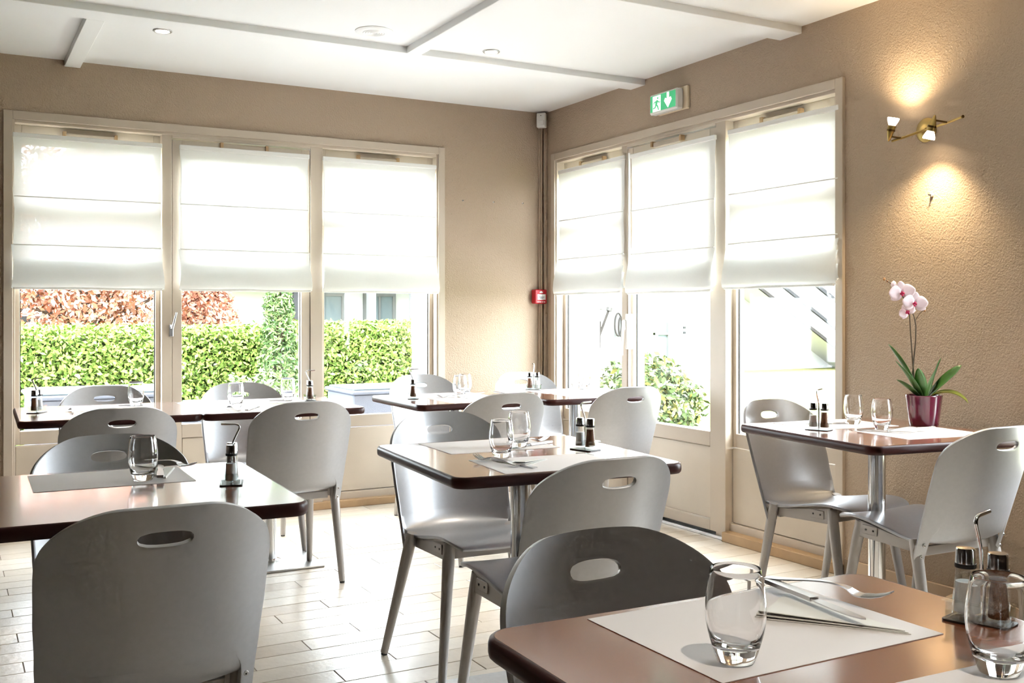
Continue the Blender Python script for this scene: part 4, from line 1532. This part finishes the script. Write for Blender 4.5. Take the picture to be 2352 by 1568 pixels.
# clipped hedge
def hedge(x0, x1, y0, y1, z1, label, n):
    root = thing('hedge', label, 'hedge', ((x0 + x1) / 2, (y0 + y1) / 2, GZ))
    cx, cy = (x0 + x1) / 2, (y0 + y1) / 2
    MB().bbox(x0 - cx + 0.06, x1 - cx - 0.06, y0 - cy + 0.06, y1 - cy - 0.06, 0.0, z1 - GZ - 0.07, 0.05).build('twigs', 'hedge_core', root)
    nt = n // 4
    f = np.stack([RNG.uniform(x0 - cx, x1 - cx, n - nt), np.full(n - nt, y0 - cy) + RNG.normal(0, 0.035, n - nt), RNG.uniform(0.0, z1 - GZ, n - nt)], axis=1)
    t = np.stack([RNG.uniform(x0 - cx, x1 - cx, nt), RNG.uniform(y0 - cy, y1 - cy, nt), np.full(nt, z1 - GZ) + RNG.normal(0, 0.02, nt)], axis=1)
    nf = np.tile([[0.0, -0.8, 0.5]], (n - nt, 1))
    ntp = np.tile([[0.0, -0.2, 1.0]], (nt, 1))
    leaf_mass('leaves', np.concatenate([f, t]), np.concatenate([nf, ntp]), 0.027, ['hedge_a', 'hedge_a', 'hedge_b', 'hedge_c'], root)
    return root


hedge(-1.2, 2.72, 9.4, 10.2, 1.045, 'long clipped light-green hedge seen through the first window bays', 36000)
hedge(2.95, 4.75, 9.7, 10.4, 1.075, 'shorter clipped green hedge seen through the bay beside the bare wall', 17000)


def crown(parent, c, rad, n, size, mats, z_pow=1.0, shell=0.5, jit=1.0, name='leaves'):
    u = RNG.normal(size=(n, 3))
    u /= np.linalg.norm(u, axis=1)[:, None]
    k = (shell + (1 - shell) * RNG.random(n)) ** 0.6
    p = u * k[:, None] * np.array(rad) * (1 + 0.14 * np.sin(u[:, :1] * 9 + u[:, 2:] * 7))
    return leaf_mass(name, p + np.array(c), u * 0.7 + np.array([0, -0.3, 0.5]), size, mats, parent, jit=jit)


# red-leaved tree behind the hedge
t = thing('red_leaved_tree', 'copper-red leafed tree rising behind the green hedge', 'tree', (1.45, 13.2, GZ))
MB().tube([(0, 0, 0), (0.03, 0, 0.7), (-0.05, 0, 1.2), (-0.02, 0, 1.9)], [0.09, 0.075, 0.06, 0.05], 10).build('trunk', 'bark', t, smooth=60)
for a, b, c in ((0.5, 0.1, 2.1), (-0.55, 0.0, 2.0), (0.2, -0.3, 2.4), (0.75, -0.2, 1.5), (-0.7, -0.2, 1.4)):
    MB().tube([(-0.01, 0, 0.85), (a * 0.4, b * 0.5, 1.25), (a, b, c)], [0.045, 0.03, 0.015], 8).build('branch', 'bark', t, smooth=60)
crown(t, (0.0, 0.0, 2.1), (1.25, 1.0, 1.35), 15000, 0.043, ['red_a', 'red_b', 'red_c', 'red_b'], shell=0.3)
t = thing('red_leaved_shrub', 'low coral-red shrub at the end of the hedge', 'shrub', (2.95, 13.6, GZ))
MB().tube([(0, 0, 0), (0.0, 0, 0.9)], [0.05, 0.03], 8).build('trunk', 'bark', t, smooth=60)
crown(t, (0.0, 0.0, 1.25), (0.40, 0.35, 0.75), 4000, 0.042, ['red_a', 'red_b', 'red_a'], shell=0.3)
t = thing('red_leaved_shrub', 'tiny coral-red shrub next to the conifer top', 'shrub', (3.95, 13.2, GZ))
MB().tube([(0, 0, 0), (0.0, 0, 0.8)], [0.04, 0.03], 8).build('trunk', 'bark', t, smooth=60)
crown(t, (0.0, 0.0, 1.05), (0.15, 0.15, 0.18), 500, 0.04, ['red_a', 'red_c'], shell=0.3)

# conifer with a broad foot
p = at(640, 800, 8.9)
t = thing('conifer', 'slim green conifer with a broad foot, seen through the middle bay', 'tree', (p.x, 8.9, GZ))
MB().tube([(0, 0, 0), (0.0, 0, 1.6)], [0.06, 0.03], 8).build('trunk', 'bark', t, smooth=60)
n = 8500
zz = RNG.random(n) ** 1.2 * 2.2
rad = np.where(zz < 0.75, 0.40 - 0.30 * zz, 0.16 * (1 - (zz - 0.75) / 1.6) + 0.02)
an = RNG.random(n) * 2 * PI
kk = 0.55 + 0.5 * RNG.random(n)
pp = np.stack([np.cos(an) * rad * kk, np.sin(an) * rad * kk, zz + 0.05], axis=1)
nn = np.stack([np.cos(an), np.sin(an), np.full(n, 0.5)], axis=1)
leaf_mass('needles', pp, nn, 0.030, ['conifer_a', 'conifer_b', 'conifer_c'], t, aspect=0.35)

# bushes low in front of the hedge
p = at(600, 850, 8.7)
t = thing('low_shrub', 'grey-green low shrub at the foot of the conifer', 'shrub', (p.x, 8.7, GZ))
MB().tube([(0, 0, 0), (0.0, 0, 0.4)], [0.03, 0.02], 8).build('stem', 'bark', t, smooth=60)
crown(t, (0.0, 0.0, 0.42), (0.42, 0.3, 0.38), 3000, 0.030, ['conifer_c', 'bush_c', 'conifer_a'], shell=0.5)

# louvred fence behind the hedge
t = thing('louvre_fence', 'grey horizontal louvre screen behind the hedge end', 'fence', (0.80, 14.5, GZ))
for k in range(8):
    MB().bbox(-0.42, 0.26, -0.03, 0.0, 0.75 + k * 0.145, 0.75 + k * 0.145 + 0.085, 0.004).build('slat', 'trim_grey', t)
for x in (-0.44, 0.28):
    MB().bbox(x - 0.03, x + 0.03, -0.05, 0.0, 0, 2.0, 0.004).build('post', 'render_grey', t)

# house beyond the hedge
t = thing('neighbour_house', 'pale house with large windows beyond the hedge', 'building', (6.5, 24.0, GZ))
MB().box(-4.2, 7.0, 0.0, 6.0, 0.0, 5.0).build('wall', 'render_white', t)
MB().bbox(-2.5, 7.2, -1.3, 0.0, 2.25, 2.5, 0.02).build('canopy', 'render_grey', t)
for x in (-2.4, -0.15, 0.75, 2.3, 3.4):
    MB().bbox(x - 0.09, x + 0.09, -1.25, -1.05, 0, 2.25, 0.01).build('column', 'render_grey', t)
for x0, x1, z0, z1 in ((0.15, 0.55, 0.9, 1.75), (1.05, 1.95, 0.8, 1.75), (2.6, 3.3, 0.8, 1.75), (-1.6, -1.0, 0.9, 1.9), (4.0, 5.0, 0.8, 1.9)):
    w = MB()
    w.box(x0 - 0.08, x0, -0.06, 0.03, z0 - 0.08, z1 + 0.08).box(x1, x1 + 0.08, -0.06, 0.03, z0 - 0.08, z1 + 0.08)
    w.box(x0, x1, -0.06, 0.03, z0 - 0.08, z0).box(x0, x1, -0.06, 0.03, z1, z1 + 0.08).box((x0 + x1) / 2 - 0.025, (x0 + x1) / 2 + 0.025, -0.05, 0.03, z0, z1)
    wo = w.build('window', 'render_grey', t)
    MB().box(x0, x1, -0.02, 0.0, z0, z1).build('pane', 'dark_glass', wo)
t = thing('porch_shelter', 'white porch roof on posts between the red shrub and conifer', 'building', (5.2, 19.0, GZ))
MB().bbox(-0.95, 0.55, -0.7, 0.9, 1.78, 1.92, 0.02).build('roof', 'render_grey', t)
for x in (-0.88, 0.42):
    MB().bbox(x - 0.05, x + 0.05, -0.6, -0.5, 0, 1.78, 0.01).build('post', 'trim_grey', t)
MB().bbox(-0.5, 0.5, 0.6, 0.7, 0, 1.78, 0.01).build('back_wall', 'render_white', t)
t = thing('lamp_post', 'pale square post standing behind the hedge', 'post', (*at(517, 740, 15.0).xy, GZ))
MB().bbox(-0.045, 0.045, -0.045, 0.045, 0, 3.0, 0.01).build('shaft', 'render_grey', t)
MB().bbox(-0.07, 0.07, -0.07, 0.07, 0, 0.12, 0.01).build('foot_plate', 'trim_grey', t)


# grey rattan terrace furniture
def rattan_table(x, y, rz, w, d, h, lab):
    t = thing('rattan_table', lab, 'table', (x, y, GZ + 0.03), math.radians(rz), 'grey rattan terrace furniture')
    MB().bbox(-w / 2 + 0.02, w / 2 - 0.02, -d / 2 + 0.02, d / 2 - 0.02, 0.02, h - 0.04, 0.01).build('body', 'rattan', t)
    MB().bbox(-w / 2, w / 2, -d / 2, d / 2, h - 0.04, h - 0.012, 0.01).build('top', 'rattan', t)
    MB().bbox(-w / 2 + 0.03, w / 2 - 0.03, -d / 2 + 0.03, d / 2 - 0.03, h - 0.012, h, 0.003).build('glass_top', 'dark_glass', t)
    for sx in (-1, 1):
        for sy in (-1, 1):
            MB().bbox(sx * (w / 2 - 0.06) - 0.03, sx * (w / 2 - 0.06) + 0.03, sy * (d / 2 - 0.06) - 0.03, sy * (d / 2 - 0.06) + 0.03, 0, 0.02, 0.002).build('foot', 'trim_grey', t)
    return t


rattan_table(0.92, 7.55, 0, 0.95, 0.80, 0.74, 'grey rattan box table outside the first bay')
rattan_table(1.98, 7.75, 0, 0.90, 0.60, 0.60, 'low grey rattan box seat outside the middle bay')
rattan_table(2.86, 7.32, 0, 0.62, 0.62, 0.71, 'grey rattan box table outside the bay by the bare wall')


def rattan_chair(x, y, rz, lab):
    t = thing('rattan_armchair', lab, 'armchair', (x, y, GZ + 0.03), math.radians(rz), 'grey rattan terrace furniture')
    MB().bbox(-0.29, 0.29, -0.28, 0.28, 0.10, 0.40, 0.02).build('seat', 'rattan', t)
    M = Matrix.Translation((0, -0.27, 0.38)) @ Matrix.Rotation(math.radians(12), 4, 'X')
    MB().bbox(-0.29, 0.29, -0.04, 0.04, 0.0, 0.50, 0.02, M=M).build('backrest', 'rattan', t)
    for s in (-1, 1):
        MB().bbox(s * 0.30 - 0.04, s * 0.30 + 0.04, -0.30, 0.28, 0.10, 0.62, 0.02).build('armrest', 'rattan_dark', t)
    for sx in (-1, 1):
        for sy in (-1, 1):
            MB().bbox(sx * 0.27 - 0.025, sx * 0.27 + 0.025, sy * 0.25 - 0.025, sy * 0.25 + 0.025, 0, 0.10, 0.004).build('leg', 'rattan_dark', t)


rattan_chair(3.62, 7.78, 150, 'grey rattan armchair with sloping back outside the bay by the bare wall')

# white column just outside the corner bay
t = thing('terrace_column', 'white rendered column just outside the bay nearest the corner', 'column', (2.86 + 0.62, 7.0, GZ))
q = at(970, 800, 8.6)
t.location = (q.x, 8.6, GZ)
MB().bbox(-0.055, 0.075, -0.12, 0.12, 0, 3.2, 0.01).build('shaft', 'render_white', t)
MB().bbox(-0.085, 0.105, -0.15, 0.15, 0, 0.10, 0.01).build('plinth', 'render_white', t)
t = thing('terrace_column', 'broad white rendered pier seen through the bay beside the alarm box', 'column', (*at(1328, 800, 6.75).xy, GZ))
MB().bbox(-0.125, 0.125, -0.125, 0.125, 0, 3.2, 0.01).build('shaft', 'render_white', t)
MB().bbox(-0.155, 0.155, -0.155, 0.155, 0, 0.10, 0.01).build('plinth', 'render_white', t)

# side garden: variegated bush, annex with garden tools, white stair wing
q = at(1480, 930, 7.6)
t = thing('variegated_bush', 'round yellow-green bush outside the glazed door', 'shrub', (q.x, 7.6, GZ))
for a in range(5):
    MB().tube([(0, 0, 0), (0.25 * math.cos(a * 1.25), 0.25 * math.sin(a * 1.25), 0.5)], [0.02, 0.01], 7).build('stem', 'bark', t, smooth=60)
crown(t, (0.0, 0.0, 0.42), (0.52, 0.50, 0.46), 6500, 0.036, ['bush_a', 'bush_b', 'bush_c', 'bush_b'], shell=0.55)

AY = 16.0
t = thing('garden_annex', 'white garden annex with a small window behind the bush', 'building', (*at(1480, 800, AY).xy, GZ))
xa = at(1362, 800, AY).x - at(1480, 800, AY).x
xb = at(1640, 800, AY).x - at(1480, 800, AY).x
MB().box(xa - 3, xb, 0, 1.6, 0, 4.0).build('wall', 'render_white', t)
rx = lambda px: at(px, 800, AY).x - at(1480, 800, AY).x
MB().box(rx(1478), rx(1542), -0.35, 0.02, 1.86, 4.0).build('porch_ceiling', 'render_grey', t)
w = MB()
for a, b in ((1500, 1506), (1530, 1536)):
    w.box(rx(a), rx(b), -0.08, 0.02, 0.2, 1.55)
for z in (0.35, 0.9, 1.3, 1.53):
    w.box(rx(1500), rx(1536), -0.07, 0.02, z, z + 0.04)
wo = w.build('window', 'render_grey', t)
MB().box(rx(1506), rx(1530), -0.02, 0.0, 0.2, 1.55).build('pane', 'dark_glass', wo)
MB().bbox(rx(1410), rx(1436), -0.06, 0.01, 0.0, 1.55, 0.01).build('door', 'render_grey', t)
pnl = MB().bbox(rx(1562), rx(1574), -0.05, 0.01, 0.85, 1.25, 0.006).build('meter_box', 'render_grey', t)
for z in (0.92, 1.02, 1.16):
    MB().bbox(rx(1565), rx(1571), -0.06, -0.045, z, z + 0.04, 0.003).build('meter_button', 'trim_grey', pnl)
gx = lambda px, py, Y=AY - 0.3: at(px, py, Y)
t = thing('garden_pole', 'thin dark pole leaning on the white annex wall', 'pole', (0, 0, 0))
MB().tube([gx(1366, 800), gx(1398, 712)], 0.025, 8).build('shaft', 'rail_metal', t)
MB().tube([gx(1398, 714), gx(1400, 706)], 0.06, 8).build('grip', 'seal', t)
t = thing('garden_pole', 'thin dark upright pole beside the leaning one', 'pole', (0, 0, 0))
MB().tube([gx(1376, 800), gx(1378, 737)], 0.025, 8).build('shaft', 'rail_metal', t)
MB().tube([gx(1378, 712), gx(1378, 708)], 0.045, 8).build('grip', 'seal', t)
t = thing('garden_hose', 'dark hose loops hanging on the annex door', 'hose', (0, 0, 0))
pts = [gx(1420 + 8 * math.cos(a), 745 + 26 * math.sin(a), AY - 0.12) for a in [i * 2 * PI / 16 for i in range(17)]]
MB().tube(pts, 0.016, 6).build('loop', 'rail_metal', t)
pts = [gx(1426 + 5 * math.cos(a), 750 + 22 * math.sin(a), AY - 0.12) for a in [i * 2 * PI / 16 for i in range(17)]]
MB().tube(pts, 0.016, 6).build('loop', 'rail_metal', t)

SY = 17.8
b0 = at(1665, 853, SY)
t = thing('stair_building', 'white building with an outdoor staircase across the lawn', 'building', (b0.x, SY, GZ))
MB().box(-1.2, 14, 0.3, 6, 0, 7.0).build('wall', 'render_white', t)
# stair flight descending towards the camera's right
p0, p1 = at(1690, 655, SY), at(1935, 845, SY)
o0 = Vector((b0.x, SY, GZ))


def band(nm, off0, off1, d0, d1, m):
    a0, a1 = p0 - o0, p1 - o0
    dirn = (a1 - a0)
    a0 = a0 - dirn * 1.2
    a1 = a1 + dirn * 0.35
    vs = []
    for y in (d0, d1):
        vs += [(a0.x, y, a0.z + off0), (a1.x, y, a1.z + off0), (a1.x, y, a1.z + off1), (a0.x, y, a0.z + off1)]
    mm = MB()
    mm._add(vs, [(0, 1, 2, 3), (7, 6, 5, 4), (0, 4, 5, 1), (1, 5, 6, 2), (2, 6, 7, 3), (3, 7, 4, 0)])
    return mm.build(nm, m, t)


band('stringer', -0.08, 0.0, -0.75, -0.70, 'rail_metal')
band('parapet', 0.0, 0.34, -0.70, 0.3, 'render_white')
band('handrail', 0.35, 0.43, -0.78, -0.72, 'trim_grey')
band('parapet', 0.42, 0.95, -0.66, -0.6, 'render_white')
band('handrail', 1.0, 1.10, -0.74, -0.68, 'trim_grey')
band('handrail', 1.38, 1.46, 0.22, 0.30, 'trim_grey')
MB().box(at(1866, 700, SY).x - b0.x, at(1930, 700, SY).x - b0.x, 0.2, 0.32, 1.35, 2.6).build('window', 'render_grey', t)
